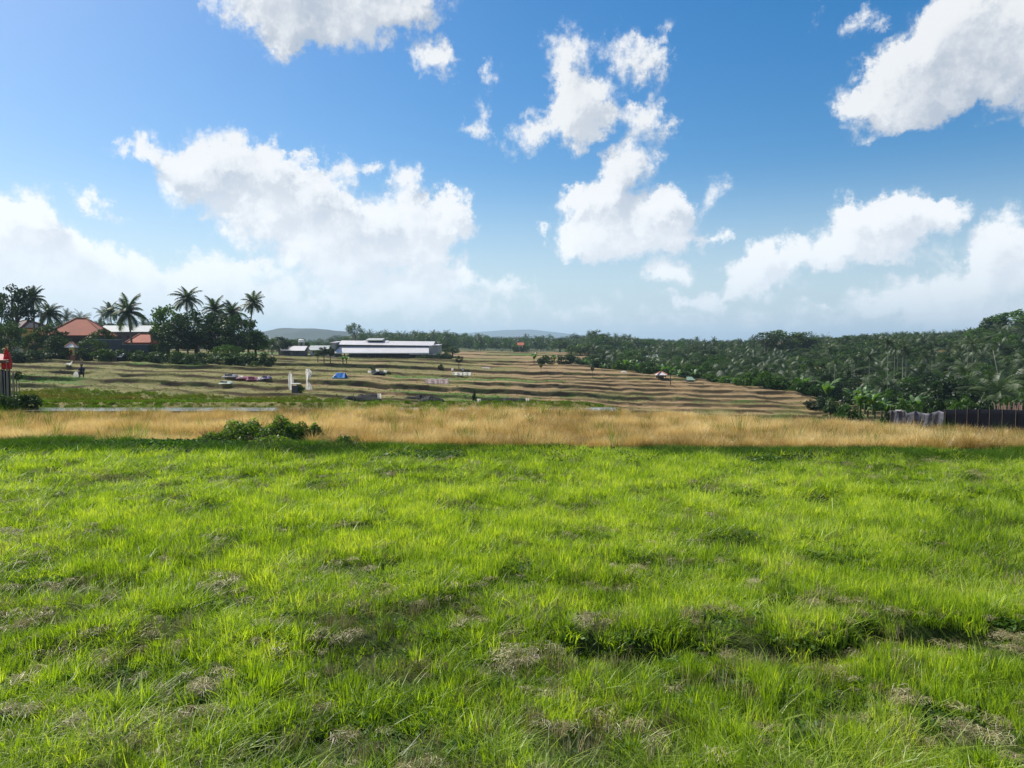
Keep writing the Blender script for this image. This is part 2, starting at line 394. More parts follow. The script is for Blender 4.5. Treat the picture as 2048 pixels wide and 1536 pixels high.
patch('rice_terraces', xs_t, ys_t, M_terr, use_s=True, attrs=terr_grass)
patch('far_ground', axis([(-16000, -2000, 1000), (-2000, -500, 100), (-500, 500, 15), (500, 2000, 100), (2000, 16000, 1000)]),
      axis([(340, 600, 8), (600, 2000, 60), (2000, 20000, 900)]), M_far, drop=.15)
# water of the irrigation canal between the dry rice and the terraces
mw, nw = newmat('canal_water'); pw_ = nw.n('ShaderNodeBsdfPrincipled'); pw_.inputs['Base Color'].default_value = (.16, .15, .13, 1); pw_.inputs['Roughness'].default_value = .12
bpw = nw.n('ShaderNodeBump'); bpw.inputs['Strength'].default_value = .08; nw.put(bpw.inputs['Height'], nw.noise(nw.n('ShaderNodeTexCoord').outputs['Object'], 6., 4)); nw.put(pw_.inputs['Normal'], bpw.outputs[0])
finish(nw, pw_.outputs[0])
xw = np.linspace(-120, 4.5, 91)
Vw = np.array([(x, y, -.36) for x in xw for y in (31.1, 32.9)]); Fw = np.array([[2*i, 2*i+2, 2*i+3, 2*i+1] for i in range(90)])
tag(mesh_obj('canal_water', Vw, Fw, mw), kind='structure')

# distant hills: the near blue ridge and the faint volcano slopes
M_hill = solid('hill_forest', (.016, .034, .026), var=.3, scale=.004)
def hills(name, D, prof, depth, rough, seed):
    pxs = np.linspace(prof[0][0], prof[-1][0], 160); hs_ = np.interp(pxs, [p[0] for p in prof], [p[1] for p in prof])
    tt = np.linspace(-1, 1, 41); V = []
    for j, t in enumerate(tt):
        for i, (px, row) in enumerate(zip(pxs, hs_)):
            x = (px-1024)/FPX*D; zt = P(px, row, D).z+3
            k = math.cos(t*math.pi/2)**1.2 if abs(t) < 1 else 0
            z = -4+zt*k+(float(fbm(x/rough, (t*depth)/rough, seed))-.5)*zt*.30*k
            V.append((x, D+t*depth, z))
    nx = len(pxs); i = np.arange(40)[:, None]*nx+np.arange(nx-1)[None, :]
    return tag(mesh_obj(name, V, np.stack([i, i+1, i+nx+1, i+nx], -1).reshape(-1, 4), M_hill, smooth=True), kind='structure')
hills('hills', 1750, [(470,690),(510,672),(550,664),(580,658),(640,658),(700,663),(760,668),(840,672),(930,682),(1010,690)], 420, 90., 1)
hills('mountains', 6500, [(520,690),(600,676),(700,667),(760,665),(830,669),(900,668),(960,663),(1010,658),(1060,657),(1110,663),(1180,673),(1300,683),(1420,690)], 1300, 600., 2)
# ------------------------------------------------------------------ small plants, as clump meshes
def blade_mesh(name, n, rad, h, w, lean, bend, seg=3, mat=None, seed=0, spread=1.0, droop=0.0):
    """n tapering grass blades rising from a disc of radius rad"""
    r = np.random.default_rng(seed)
    V = []; F = []
    for i in range(n):
        a = r.random()*2*math.pi; rr = rad*math.sqrt(r.random()); bx, by = rr*math.cos(a), rr*math.sin(a)
        hh = r.uniform(*h); ww = r.uniform(*w); la = a+r.normal()*.9 if spread else r.random()*6.28
        ln = r.uniform(*lean); bd = r.uniform(*bend); wa = r.random()*math.pi
        wx, wy = math.cos(wa)*ww/2, math.sin(wa)*ww/2; b0 = len(V)
        for k in range(seg+1):
            t = k/seg; out = hh*(ln*t+bd*t*t); z = hh*(t-.35*bd*t*t-droop*t**3)
            x, y = bx+math.cos(la)*out, by+math.sin(la)*out; q = (1-t)**.7 if k < seg else 0
            if k < seg: V += [(x-wx*q, y-wy*q, z-.02*(k == 0)), (x+wx*q, y+wy*q, z-.02*(k == 0))]
            else: V.append((x, y, z))
        for k in range(seg-1): F.append((b0+2*k, b0+2*k+1, b0+2*k+3, b0+2*k+2))
        F.append((b0+2*seg-2, b0+2*seg-1, b0+2*seg))
    me = bpy.data.meshes.new(name); me.from_pydata(V, [], F); me.update(); me.materials.append(mat)
    return bpy.data.objects.new(name, me)
def leaf_mesh(name, n, rad, hgt, size, mat, seed=0, flat=.6, stem=None):
    """small broad leaves floating over a low cushion (creepers, weeds)"""
    r = np.random.default_rng(seed); V = []; F = []
    for i in range(n):
        a = r.random()*6.283; rr = rad*math.sqrt(r.random()); x, y = rr*math.cos(a), rr*math.sin(a)
        z = hgt*(1-(rr/rad)**2*.6)*r.random()**.6; s = r.uniform(*size)
        nrm = Vector((r.normal()*flat, r.normal()*flat, 1)).normalized(); t = nrm.orthogonal().normalized()
        t = Matrix.Rotation(r.random()*6.283, 3, nrm) @ t; b = nrm.cross(t); c = Vector((x, y, z)); b0 = len(V)
        V += [c-t*s, c+b*s*.55-nrm*s*.1, c+t*s-nrm*s*.25, c-b*s*.55-nrm*s*.1]; F.append((b0, b0+1, b0+2, b0+3))
    me = bpy.data.meshes.new(name); me.from_pydata([tuple(v) for v in V], [], F); me.update(); me.materials.append(mat)
    return bpy.data.objects.new(name, me)
def straw_mesh(name, n, rad, L, w, hgt, mat, seed=0):
    """a tangle of cut straw lying on the ground"""
    r = np.random.default_rng(seed); V = []; F = []
    for i in range(n):
        a = r.random()*6.283; rr = rad*r.random()**.7; c = Vector((rr*math.cos(a), rr*math.sin(a), hgt*(1-rr/rad)*r.random()+.015))
        la = r.random()*6.283; l = r.uniform(*L); dz = r.normal()*.22; d_ = Vector((math.cos(la), math.sin(la), dz)); p_ = Vector((-d_.y, d_.x, r.normal()*.5)).normalized()*w
        m_ = Vector((r.normal()*.02, r.normal()*.02, .02+.02*r.random())); b0 = len(V)
        for t in (-.5, 0, .5):
            q = c+d_*l*t+(m_ if t == 0 else Vector((0, 0, 0))); V += [q-p_, q+p_]
        F += [(b0, b0+1, b0+3, b0+2), (b0+2, b0+3, b0+5, b0+4)]
    me = bpy.data.meshes.new(name); me.from_pydata([tuple(v) for v in V], [], F); me.update(); me.materials.append(mat)
    return bpy.data.objects.new(name, me)

def scatter(name, pos, rotz, scl, idx, tint, protos, label, cat, tilt=None, kind='stuff'):
    """one object: the prototypes instanced on real positions by geometry nodes"""
    pc = bpy.data.collections.new(name+'_kinds')
    for i, p in enumerate(protos): p.name = '%s_%02d' % (name, i); pc.objects.link(p)
    n = len(pos); me = bpy.data.meshes.new(name)
    me.vertices.add(n); me.vertices.foreach_set('co', np.asarray(pos, np.float32).ravel())
    rot = np.zeros((n, 3), np.float32); rot[:, 2] = rotz
    if tilt is not None: rot[:, :2] = tilt
    scl = np.asarray(scl, np.float32); scl = np.repeat(scl[:, None], 3, 1) if scl.ndim == 1 else scl
    for nm, ty, arr in (('rot', 'FLOAT_VECTOR', rot), ('scl', 'FLOAT_VECTOR', scl)):
        at = me.attributes.new(nm, ty, 'POINT'); at.data.foreach_set('vector', arr.ravel())
    at = me.attributes.new('idx', 'INT', 'POINT'); at.data.foreach_set('value', np.asarray(idx, np.int32))
    at = me.attributes.new('tint', 'FLOAT', 'POINT'); at.data.foreach_set('value', np.asarray(tint, np.float32))
    ob = link(bpy.data.objects.new(name, me))
    ng = bpy.data.node_groups.new(name+'_scatter', 'GeometryNodeTree')
    ng.interface.new_socket('Geometry', in_out='INPUT', socket_type='NodeSocketGeometry'); ng.interface.new_socket('Geometry', in_out='OUTPUT', socket_type='NodeSocketGeometry')
    L = ng.links.new; i_ = ng.nodes.new('NodeGroupInput'); o_ = ng.nodes.new('NodeGroupOutput')
    ci = ng.nodes.new('GeometryNodeCollectionInfo'); ci.inputs['Collection'].default_value = pc; ci.inputs['Separate Children'].default_value = True; ci.inputs['Reset Children'].default_value = True
    ip = ng.nodes.new('GeometryNodeInstanceOnPoints'); ip.inputs['Pick Instance'].default_value = True
    def na(nm, ty):
        q = ng.nodes.new('GeometryNodeInputNamedAttribute'); q.data_type = ty; q.inputs['Name'].default_value = nm; return [s for s in q.outputs if s.enabled][0]
    er = ng.nodes.new('FunctionNodeEulerToRotation')
    L(i_.outputs[0], ip.inputs['Points']); L(ci.outputs[0], ip.inputs['Instance']); L(na('idx', 'INT'), ip.inputs['Instance Index'])
    L(na('rot', 'FLOAT_VECTOR'), er.inputs[0]); L(er.outputs[0], ip.inputs['Rotation']); L(na('scl', 'FLOAT_VECTOR'), ip.inputs['Scale'])
    L(ip.outputs[0], o_.inputs[0])
    md = ob.modifiers.new('scatter', 'NODES'); md.node_group = ng
    return tag(ob, label, cat, kind=kind)

LUSH = [(.045, .080, .010), (.115, .185, .015), (.21, .32, .020), (.32, .43, .03), (.48, .54, .10)]
M_grass = leafmat('grass_blade', LUSH, trans=.5, inst=True, tcol=(1.5, 1.55, .35), gloss=.03)
M_weed = leafmat('weed_leaf', [(.02, .05, .012), (.05, .11, .015), (.10, .19, .025), (.17, .27, .04)], trans=.4, inst=True, tcol=(1.3, 1.4, .4), gloss=.015, grough=.5)
M_straw = leafmat('dry_straw', [(.08, .065, .022), (.19, .155, .06), (.37, .31, .14), (.60, .52, .29)], trans=.15, inst=True, tcol=(1, .95, .8), gloss=.06)
M_gold = leafmat('ripe_straw', [(.24, .17, .05), (.47, .34, .11), (.66, .51, .20), (.86, .75, .42)], trans=.40, inst=True, tcol=(1.1, .95, .6), gloss=.05)

g_protos = []
for i in range(5): g_protos.append(blade_mesh('g', 34, .085, (.03, .09), (.005, .009), (.05, .55), (.05, .6), mat=M_grass, seed=10+i))       # 0-4 short
for i in range(4): g_protos.append(blade_mesh('g', 20, .040, (.07, .165), (.005, .010), (.0, .20), (.0, .25), mat=M_grass, seed=30+i))        # 5-8 tall upright
for i in range(3): g_protos.append(leaf_mesh('g', 46, .10, .05, (.010, .022), M_weed, seed=50+i))                                            # 9-11 weeds
for i in range(2): g_protos.append(blade_mesh('g', 26, .12, (.08, .18), (.003, .006), (.6, 1.3), (.2, 1.0), mat=M_grass, seed=60+i, droop=.2)) # 12-13 lying over

def keep_straws():
    out = []
    for (px, py, r) in STRAW_SPOTS:
        v = pxdir(px, py); D = (CAMH+.05)/(-v.z/v.y); out.append((v.x/v.y*D, D, r))
    return out
STRAW_SPOTS = [(435,1180,.26),(395,1160,.22),(775,1110,.22),(335,1022,.28),(50,1078,.45),(15,1075,.3),(1278,1158,.22),(1165,1258,.30),(1200,1275,.22),(1060,1345,.30),(1025,1350,.2),
 (450,1365,.26),(1390,1260,.25),(835,1365,.22),(1095,1500,.26),(1060,1470,.2),(1530,1500,.18),(1520,1470,.14),(1210,1450,.26),(740,1495,.25),(385,1450,.24),(150,1480,.2),(325,1490,.26),
 (2010,1290,.35),(1985,1310,.3),(770,1200,.28),(1180,1195,.25),(690,1500,.2),(1800,1405,.18),(1700,1440,.15),(1340,1370,.18),(1515,1180,.2),(1140,1030,.25),(880,930,.5),(1110,925,.3),
 (1330,1490,.2),(1900,1480,.25),(560,1340,.18),(960,1265,.2),(120,1340,.2),(300,1265,.2),(1800,1100,.25),(1860,930,.4),(270,1015,.3),(560,1080,.25),(1640,1240,.2),(640,1430,.15)]
straws = keep_straws()
# positions over the field, denser close to the camera where single blades can be told apart
def field_points(n, ymin, ymax, xpad, seed):
    r = np.random.default_rng(seed); y = ymin+(ymax-ymin)*r.random(n*2); hw = y*.70+xpad
    keep = r.random(n*2) < hw/(ymax*.70+xpad); y = y[keep][:n]; x = (r.random(len(y))*2-1)*(y*.70+xpad); return x, y
X = []; Y = []
for (n, a_, b_, s_) in ((24000, 1.6, 4.2, 1), (36500, 4.2, 7.5, 2), (50000, 7.5, 12.0, 3), (43000, 12.0, 18.4, 4)):
    x, y = field_points(n, a_, b_, 4.2, s_); X.append(x); Y.append(y)
X = np.concatenate(X); Y = np.concatenate(Y); n = len(X)
Z = gz(X, Y)
f1 = fbm(X*.55, Y*.55, 0, 4); f2 = fbm(X*2.1+5, Y*2.1, 2, 4); f3 = fbm(X*1.1+40, Y*1.6, 4, 3)
ysx = 5.85+.28*sstep(X, 1.7, 3.0)-.12*sstep(-X, .2, 2)+.10*np.sin(X*1.9)+.07*np.sin(X*4.3+1)+.05*np.sin(X*9.1)
stx = .05+(.55+.6*fbm(X*2.2, X*0+3, 4, 2))*sstep(X, .1, .6)*(1-sstep(X, 3.7, 4.3))
keep = Y < bund_y(X)+.2; rr = rng.random(n)
bank = np.exp(-((Y-ysx+.08)/.095)**2)*stx; keep &= rr > bank*1.1                       # bare bank of the small ditch
y2 = 11.7+.25*np.sin(X*.8)+.1*np.sin(X*2.7); keep &= rng.random(n) > .75*np.exp(-((Y-y2)/.16)**2)*sstep(X, 1.3, 2.2)*(1-sstep(X, 7.2, 8.5))
instraw = np.zeros(n)
for (sx_, sy_, sr) in straws: instraw = np.maximum(instraw, 1-sstep(np.hypot(X-sx_, (Y-sy_)), sr*.5, sr*1.3))
keep &= rng.random(n) > instraw*.85
keep &= ~((f2 < .41) & (rng.random(n) < .80))                                       # thin places where the mud shows
keepidx = np.nonzero(keep)[0]
X, Y, Z, f1, f2, f3 = (q[keep] for q in (X, Y, Z, f1, f2, f3)); n = len(X)
r = rng.random(n); idx = rng.integers(0, 5, n)
tall = sstep(f1, .46, .62)
pr_tall = .20+.40*tall; idx = np.where(r < pr_tall, rng.integers(5, 9, n), idx)
weedy = (f3 > .55); idx = np.where((rng.random(n) < np.where(weedy, .40, .16)), rng.integers(9, 12, n), idx)
idx = np.where(rng.random(n) < np.where(Y < 4.6, .16, .09), rng.integers(12, 14, n), idx)
sc_ = (.62+.75*rng.random(n))*(.95+.22*f1)*np.where(f2 < .42, .75, 1)
sc_ = np.where((Y < ysx[keepidx]) & (Y > ysx[keepidx]-.45), sc_*(1-.4*stx[keepidx]), sc_)
lowright = ((X > 1.5) & (Y > 9.5) & (Y < 12)); sc_ = np.where(lowright, sc_*1.15, sc_)
tint = .19+.62*rng.random(n)+.5*(fbm(X*.33+9, Y*.33, 5, 4)-.5)+1.3*(f2-.5)+.06
tint = tint-.12*sstep(4.6-Y, 0, 1.6)-.10*((X > 2) & (Y > 9) & (Y < 12.5)*(f3 > .5))
tint = tint+.06*sstep(Y, 6, 12)
scatter('grass', np.stack([X, Y, Z], 1), rng.random(n)*6.283, np.stack([sc_*(1+.5*sstep(Y, 6, 16))*1.05, sc_*(1+.5*sstep(Y, 6, 16))*1.05, sc_], 1), idx, np.clip(tint, 0, 1), g_protos,
        'lush bright green young grass covering the whole field in the foreground', 'grass', tilt=rng.normal(size=(n, 2))*.12)
# cut straw tangles
s_protos = [blade_mesh('s', 22, .06, (.03, .10), (.003, .0055), (.0, .3), (0, .3), seg=2, mat=M_straw, seed=65+i) for i in range(3)]
s_protos += [straw_mesh('s', 60, .17, (.06, .22), .0020, .055, M_straw, seed=70+i) for i in range(4)]
SP = []; SS = []
for (sx_, sy_, sr) in straws:
    for q in range(max(2, int(sr*sr*50))):
        a_ = random.random()*6.28; rr_ = sr*.75*random.random()**.6; SP.append((sx_+math.cos(a_)*rr_, sy_+math.sin(a_)*rr_)); SS.append(.25+.42*random.random())
for q in range(3600):
    y = 2.0+15*random.random()**1.6; x = (random.random()*2-1)*(y*.7+1.2)
    if fbm(x*1.1+3, y*1.1, 3, 3) > .46: SP.append((x, y)); SS.append(.18+.45*random.random())
SI = [3+random.randrange(4) for q in SP]
for q in range(5000):      # cut stubble standing between the green tufts
    y = 2.0+15.5*random.random()**1.2; x = (random.random()*2-1)*(y*.7+1.2)
    if fbm(x*1.4+8, y*1.4, 1, 3) > .47: SP.append((x, y)); SS.append(.8+.7*random.random()); SI.append(random.randrange(3))
SP = np.array(SP); n = len(SP)
scatter('cut_straw', np.stack([SP[:, 0], SP[:, 1], gz(SP[:, 0], SP[:, 1])+.045], 1), rng.random(n)*6.28, np.array(SS), SI, .25+.6*rng.random(n), s_protos,
        'small tangles of pale cut straw lying in the green grass', 'straw', tilt=rng.normal(size=(n, 2))*.1)
# green bund at the far end of the field
M_creep = leafmat('creeper_leaf', [(.014, .040, .010), (.030, .080, .014), (.055, .13, .018), (.10, .20, .03)], trans=.4, inst=True, tcol=(1.3, 1.4, .4), gloss=.02, grough=.5)
M_bgrass = leafmat('bund_grass', [(.018, .045, .008), (.04, .095, .012), (.08, .16, .016), (.14, .23, .03)], trans=.45, inst=True, tcol=(1.4, 1.5, .4), gloss=.01)
c_protos = [leaf_mesh('c', 80, .26, .13, (.022, .045), M_creep, seed=80+i, flat=.8) for i in range(3)]+[blade_mesh('c', 34, .12, (.14, .34), (.007, .012), (.05, .5), (.1, .8), mat=M_bgrass, seed=90+i) for i in range(3)]
n = 17500; X = (rng.random(n)*2-1)*19.5; Y = bund_y(X)-.25+rng.normal(size=n)*.70
f = fbm(X*.5, Y*.9, 1, 4); idx = np.where(rng.random(n) < sstep(f, .40, .56), rng.integers(0, 3, n), rng.integers(3, 6, n))
hl = 1+.45*sstep(-X, 3, 7)*(1-sstep(-X, 12, 16))
scatter('bund_plants', np.stack([X, Y, gz(X, Y)-.02], 1), rng.random(n)*6.283, (.55+.6*rng.random(n))*(.6+.7*f)*hl, idx, np.clip(.15+.4*rng.random(n)+1.5*(fbm(X*.8, Y*2, 2)-.5), 0, 1), c_protos,
        'dark green creepers and grass on the bund between green field and dry rice', 'creepers')
# standing dry rice
r_protos = [blade_mesh('r', 46, .09, (.30, .56), (.006, .011), (.02, .22), (.05, .55), mat=M_gold, seed=100+i, droop=.05) for i in range(5)]
r_protos += [blade_mesh('r', 34, .07, (.42, .74), (.006, .010), (.02, .2), (.05, .35), mat=M_bgrass, seed=110+i) for i in range(2)]
n = 42000; Y = 16.6+rng.random(n)*14.4; X = (rng.random(n)*2-1)*(Y*.71+4.5)
f = fbm(X*.5, Y*.5, 3, 4); f2 = fbm(X*1.7, Y*1.7, 1, 3)
edge = bund_y(X)+.85+.25*np.sin(X/2.3)+.2*np.sin(X/.9)+2.6*(fbm(X*.9, Y*.6, 2)-.5)
keep = (Y > edge) & ~((X < -17.5) & (Y > 29)) & (Y < rice_end(X)-.5*sstep(-X, 12, 19)*2)
keep &= ~((X < -9.5) & (X > -17.5) & (Y > 29.2))
X, Y, f, f2 = X[keep], Y[keep], f[keep], f2[keep]; n = len(X)
gr = rng.random(n) < (.012+.10*sstep(Y, 28.0, 30.5)*sstep(f2, .52, .6)+.10*sstep(-X, 14, 19)); idx = np.where(gr, rng.integers(5, 7, n), rng.integers(0, 5, n))
tint = .22+.6*rng.random(n)+1.2*(f-.5)+.1*sstep(X, 8, 16)-.2*sstep(Y, 27, 30.5)+.8*(f2-.5)
scatter('dry_rice', np.stack([X, Y, gz(X, Y)], 1), rng.random(n)*6.283, (.70+.45*rng.random(n))*(.6+.8*f2)*np.where(gr, 1.15, 1), idx, np.clip(tint, 0, 1), r_protos,
        'golden dry rice standing in a long strip beyond the green field', 'rice plants', tilt=rng.normal(size=(n, 2))*.07)
# weeds, stubble and grass of the terraces
M_tgrass = leafmat('terrace_grass', [(.16, .12, .05), (.14, .13, .03), (.10, .13, .02), (.09, .17, .02), (.13, .25, .03)], trans=.4, inst=True, tcol=(1.3, 1.3, .4), gloss=0)
t_protos = [blade_mesh('t', 26, .30, (.18, .45), (.02, .04), (.1, .6), (.1, .7), seg=2, mat=M_tgrass, seed=120+i) for i in range(3)]+[leaf_mesh('t', 50, .32, .30, (.05, .10), M_tgrass, seed=130+i, flat=.8) for i in range(2)]
n = 52000; Y = 58+150*rng.random(n)**1.6; nb_ = 7000; Y[:nb_] = 33.2+rng.random(nb_)*3.6; X = (rng.random(n)*2-1)*(Y*.72+3)
a_ = terr_grass(X, Y); ok = (X < edge_x(Y)+1) & (rng.random(n) < np.clip(.03+.5*(Y < 40)+.9*a_['grassy']**1.5*np.where(X < 0, .6, .45)+a_['lush'], 0, 1))
X, Y = X[ok], Y[ok]; lu = a_['lush'][ok]; grs = a_['grassy'][ok]; n = len(X)
tall = .40+.45*rng.random(n)+.6*fbm(X*.15, Y*.15, 2)*(Y < 75); idx = np.where(rng.random(n) < .35+.4*(fbm(X*.2, Y*.2, 5) > .5), rng.integers(3, 5, n), rng.integers(0, 3, n))
tint = .22+.25*(Y < 40)+.42*lu+.35*(grs-.5)+.25*rng.random(n)+.9*(fbm(X*.12, Y*.12, 4)-.5)
scatter('terrace_weeds', np.stack([X, Y, gz(X, Y)-.03], 1), rng.random(n)*6.283, tall*np.where(Y > 75, .55, 1.0)*np.where(Y < 40, .45, 1), idx, np.clip(tint, 0, 1), t_protos,
        'patchy green weeds and stubble growing over the terraced paddies', 'weeds')
# ------------------------------------------------------------------ trees
def rawmesh(name, V, F, mats, midx=None, smooth=False):
    me = bpy.data.meshes.new(name); me.from_pydata([tuple(v) for v in V], [], F); me.update()
    for m in mats: me.materials.append(m)
    if midx is not None: me.polygons.foreach_set('material_index', np.asarray(midx, np.int32))
    if smooth: me.polygons.foreach_set('use_smooth', np.ones(len(F), bool))
    return me
def tube(V, F, pts, rads, n=7):
    """tapered tube through pts appended to V, F"""
    b0 = len(V)
    for i, (p, r_) in enumerate(zip(pts, rads)):
        p = Vector(p); d_ = (Vector(pts[min(i+1, len(pts)-1)])-Vector(pts[max(i-1, 0)])).normalized()
        a = d_.orthogonal().normalized() if abs(d_.z) < .9 else Vector((1, 0, 0)); a = (a-d_*a.dot(d_)).normalized(); b = d_.cross(a)
        for k in range(n):
            t = k/n*2*math.pi; V.append(p+(a*math.cos(t)+b*math.sin(t))*r_)
    for i in range(len(pts)-1):
        for k in range(n):
            F.append((b0+i*n+k, b0+i*n+(k+1) % n, b0+(i+1)*n+(k+1) % n, b0+(i+1)*n+k))
    F.append(tuple(b0+(len(pts)-1)*n+k for k in range(n)))
M_bark = solid('palm_bark', (.17, .145, .115), var=.3, scale=1.6, bump=.3)
M_bark2 = solid('tree_bark', (.10, .078, .055), var=.3, scale=1.6, bump=.3)
M_palebark = solid('pale_bark', (.24, .225, .19), var=.2, scale=1.6)
PALMC = [(.020, .036, .014), (.036, .064, .020), (.055, .09, .028), (.09, .125, .04)]
M_palm = leafmat('palm_frond', PALMC, trans=.30, tcol=(1.15, 1.3, .5), gloss=.04, nscale=.5, grough=.5)
M_tree = leafmat('tree_leaf', [(.013, .027, .010), (.026, .052, .014), (.045, .082, .020), (.075, .125, .028)], trans=.32, tcol=(1.2, 1.35, .45), gloss=.02, nscale=.35, objrand=.35)
M_tree_l = leafmat('light_tree_leaf', [(.03, .065, .015), (.055, .11, .02), (.085, .155, .025)], trans=.36, tcol=(1.2, 1.35, .4), gloss=.01, nscale=.35)
M_lime = leafmat('lime_tree_leaf', [(.09, .16, .02), (.13, .22, .022), (.17, .27, .03)], trans=.45, tcol=(1.2, 1.3, .35), gloss=.04, nscale=.35)
M_banana = leafmat('banana_leaf', [(.05, .10, .02), (.08, .16, .03), (.12, .21, .05)], trans=.42, tcol=(1.2, 1.4, .4), gloss=.05, nscale=.8, grough=.45)

def frond(V, F, L, el0, droop, az, r, org=Vector((0, 0, 0)), n=15, w=.045):
    ca, sa = math.cos(az), math.sin(az); e = el0; p = Vector(org); st = L/n; pts = [p.copy()]
    twist = r.normal()*.25
    for k in range(n):
        d_ = Vector((ca*math.cos(e), sa*math.cos(e), math.sin(e))); p = p+d_*st; pts.append(p.copy()); e -= droop/n*(.5+1.2*k/n)
    side = Vector((-sa, ca, twist)).normalized()
    for k in range(1, n+1):
        t = k/n; T = (pts[k]-pts[k-1]).normalized(); ll = L*.27*(math.sin(math.pi*min(1, t*.85+.12))**.7)*(.8+.4*r.random())
        for sgn in (-1, 1):
            for q in (0., .5):
                b = pts[k-1].lerp(pts[k], q); tip = b+(side*sgn*.85+T*.55+Vector((0, 0, -.38-.25*r.random())))*ll
                b0 = len(V); V += [b-T*w*L/4, b+T*w*L/3.2, tip]; F.append((b0, b0+1, b0+2))
    for k in range(n):
        b0 = len(V); u = Vector((0, 0, w*L*.10*(1-k/n)+.01)); s_ = side*(w*L*.12*(1-k/n)+.01)
        V += [pts[k]-s_, pts[k]+s_, pts[k+1]]; F.append((b0, b0+1, b0+2))
def frond_set(seed, n=20):
    r = np.random.default_rng(seed); out = []
    for i in range(n):
        t = i/(n-1); el = R(82-118*t**1.15)+r.normal()*.12
        out.append((el, 1.0+.8*r.random()+.3*t, i*2.399+r.normal()*.25, .85+.3*r.random()))
    return out
def crown_mesh(seed, L=3.0, n=20, st=15):
    r = np.random.default_rng(seed); V = []; F = []
    for el, dr, az_, k in frond_set(seed, n): frond(V, F, L*k, el, dr, az_, r, n=st)
    return rawmesh('palm_crown', V, F, [M_palm])
def trunk_mesh(seed, h=10.0, r0=.19, r1=.11, mat=None, lean=.6):
    r = np.random.default_rng(seed); lx, ly = r.normal()*lean, r.normal()*lean*.6; V = []; F = []
    pts = [(lx*(t**1.8), ly*(t**1.8), -.6+(h+.6)*t) for t in np.linspace(0, 1, 7)]
    tube(V, F, pts, [r0*1.35]+list(np.linspace(r0, r1, 6)), 7)
    return rawmesh('palm_trunk', V, F, [mat or M_bark], smooth=True), (lx, ly)
TR = [trunk_mesh(i) for i in range(6)]
CR = [crown_mesh(200+i, n=19+i) for i in range(5)]
def put(name, me, parent, loc=(0, 0, 0), rot=(0, 0, 0), scl=(1, 1, 1)):
    o = bpy.data.objects.new(name, me); o.parent = parent; o.location = loc; o.rotation_euler = rot; o.scale = scl if hasattr(scl, '__len__') else (scl,)*3
    COL.objects.link(o); return o
FR = []
for i, (el, dr) in enumerate(((78, 1.0), (60, 1.2), (40, 1.4), (20, 1.5), (0, 1.3), (-25, 1.0))):
    V = []; F = []; frond(V, F, 1.0, R(el), dr, 0, np.random.default_rng(300+i), n=20, w=.062); FR.append(rawmesh('frond', V, F, [M_palm]))
def palm_detailed(loc, h, L, seed, label, group, n=31, rz=None):
    r = np.random.default_rng(seed); e = empty('palm_tree', loc, r.random()*6.28 if rz is None else rz, label=label, cat='palm tree', group=group)
    tm, (lx, ly) = TR[seed % 6]; put('trunk', tm, e, scl=(1, 1, h/10))
    for i in range(n):
        t = i/(n-1); k = min(5, int(t*6)); put('frond', FR[k], e, (lx, ly, h), (r.normal()*.10, r.normal()*.08, i*2.399+r.normal()*.3), L*(.70+.45*r.random()))
    return e
def palm(loc, h, L, seed, label, group):
    r = np.random.default_rng(seed); e = empty('palm_tree', loc, r.random()*6.28, label=label, cat='palm tree', group=group)
    tm, (lx, ly) = TR[seed % 6]; put('trunk', tm, e, scl=(1, 1, h/10)); put('crown', CR[seed % 5], e, (lx, ly, h), (r.normal()*.08, r.normal()*.08, 0), L/3.0*np.array([1, 1, .9+.2*r.random()])); return e

def leaf_crown(seed, ncl=34, per=75, leaf=.055, flat=1.0, top=0.0, hollow=.55):
    """leaves gathered in clumps through a unit crown (radius 1, from z=0 to about 2)"""
    r = np.random.default_rng(seed); cs = []
    while len(cs) < ncl:
        c = r.normal(size=3); c /= np.linalg.norm(c); c *= r.uniform(hollow, 1.0)**.6
        if c[2] < -.75: continue
        c = c*np.array([.80, .80, .78*flat]); c += r.normal(size=3)*.05; cs.append((c, r.uniform(.16, .34)))
    V = []; F = []
    for c, rad in cs:
        n = int(per*(rad/.25)**1.6)
        d_ = r.normal(size=(n, 3)); d_ /= np.linalg.norm(d_, axis=1)[:, None]; p = c+d_*rad*(r.random(n)**.35)[:, None]*np.array([1.15, 1.15, .75])
        nn = d_+r.normal(size=(n, 3))*.8+np.array([0, 0, .5]); nn /= np.linalg.norm(nn, axis=1)[:, None]
        q = r.normal(size=(n, 3)); t = np.cross(nn, q); t /= np.linalg.norm(t, axis=1)[:, None]; b = np.cross(nn, t); s_ = leaf*(.6+.8*r.random(n))[:, None]
        v = np.stack([p-t*s_, p+b*s_*.6, p+t*s_, p-b*s_*.6], 1).reshape(-1, 3); v[:, 2] += 1.0*flat; V.append(v)
    V = np.concatenate(V); return V, np.arange(len(V)).reshape(-1, 4)
def np_mesh(name, V, F, mats):
    me = bpy.data.meshes.new(name); fill_mesh(me, np.asarray(V, np.float32), F)
    for m in mats: me.materials.append(m)
    return me
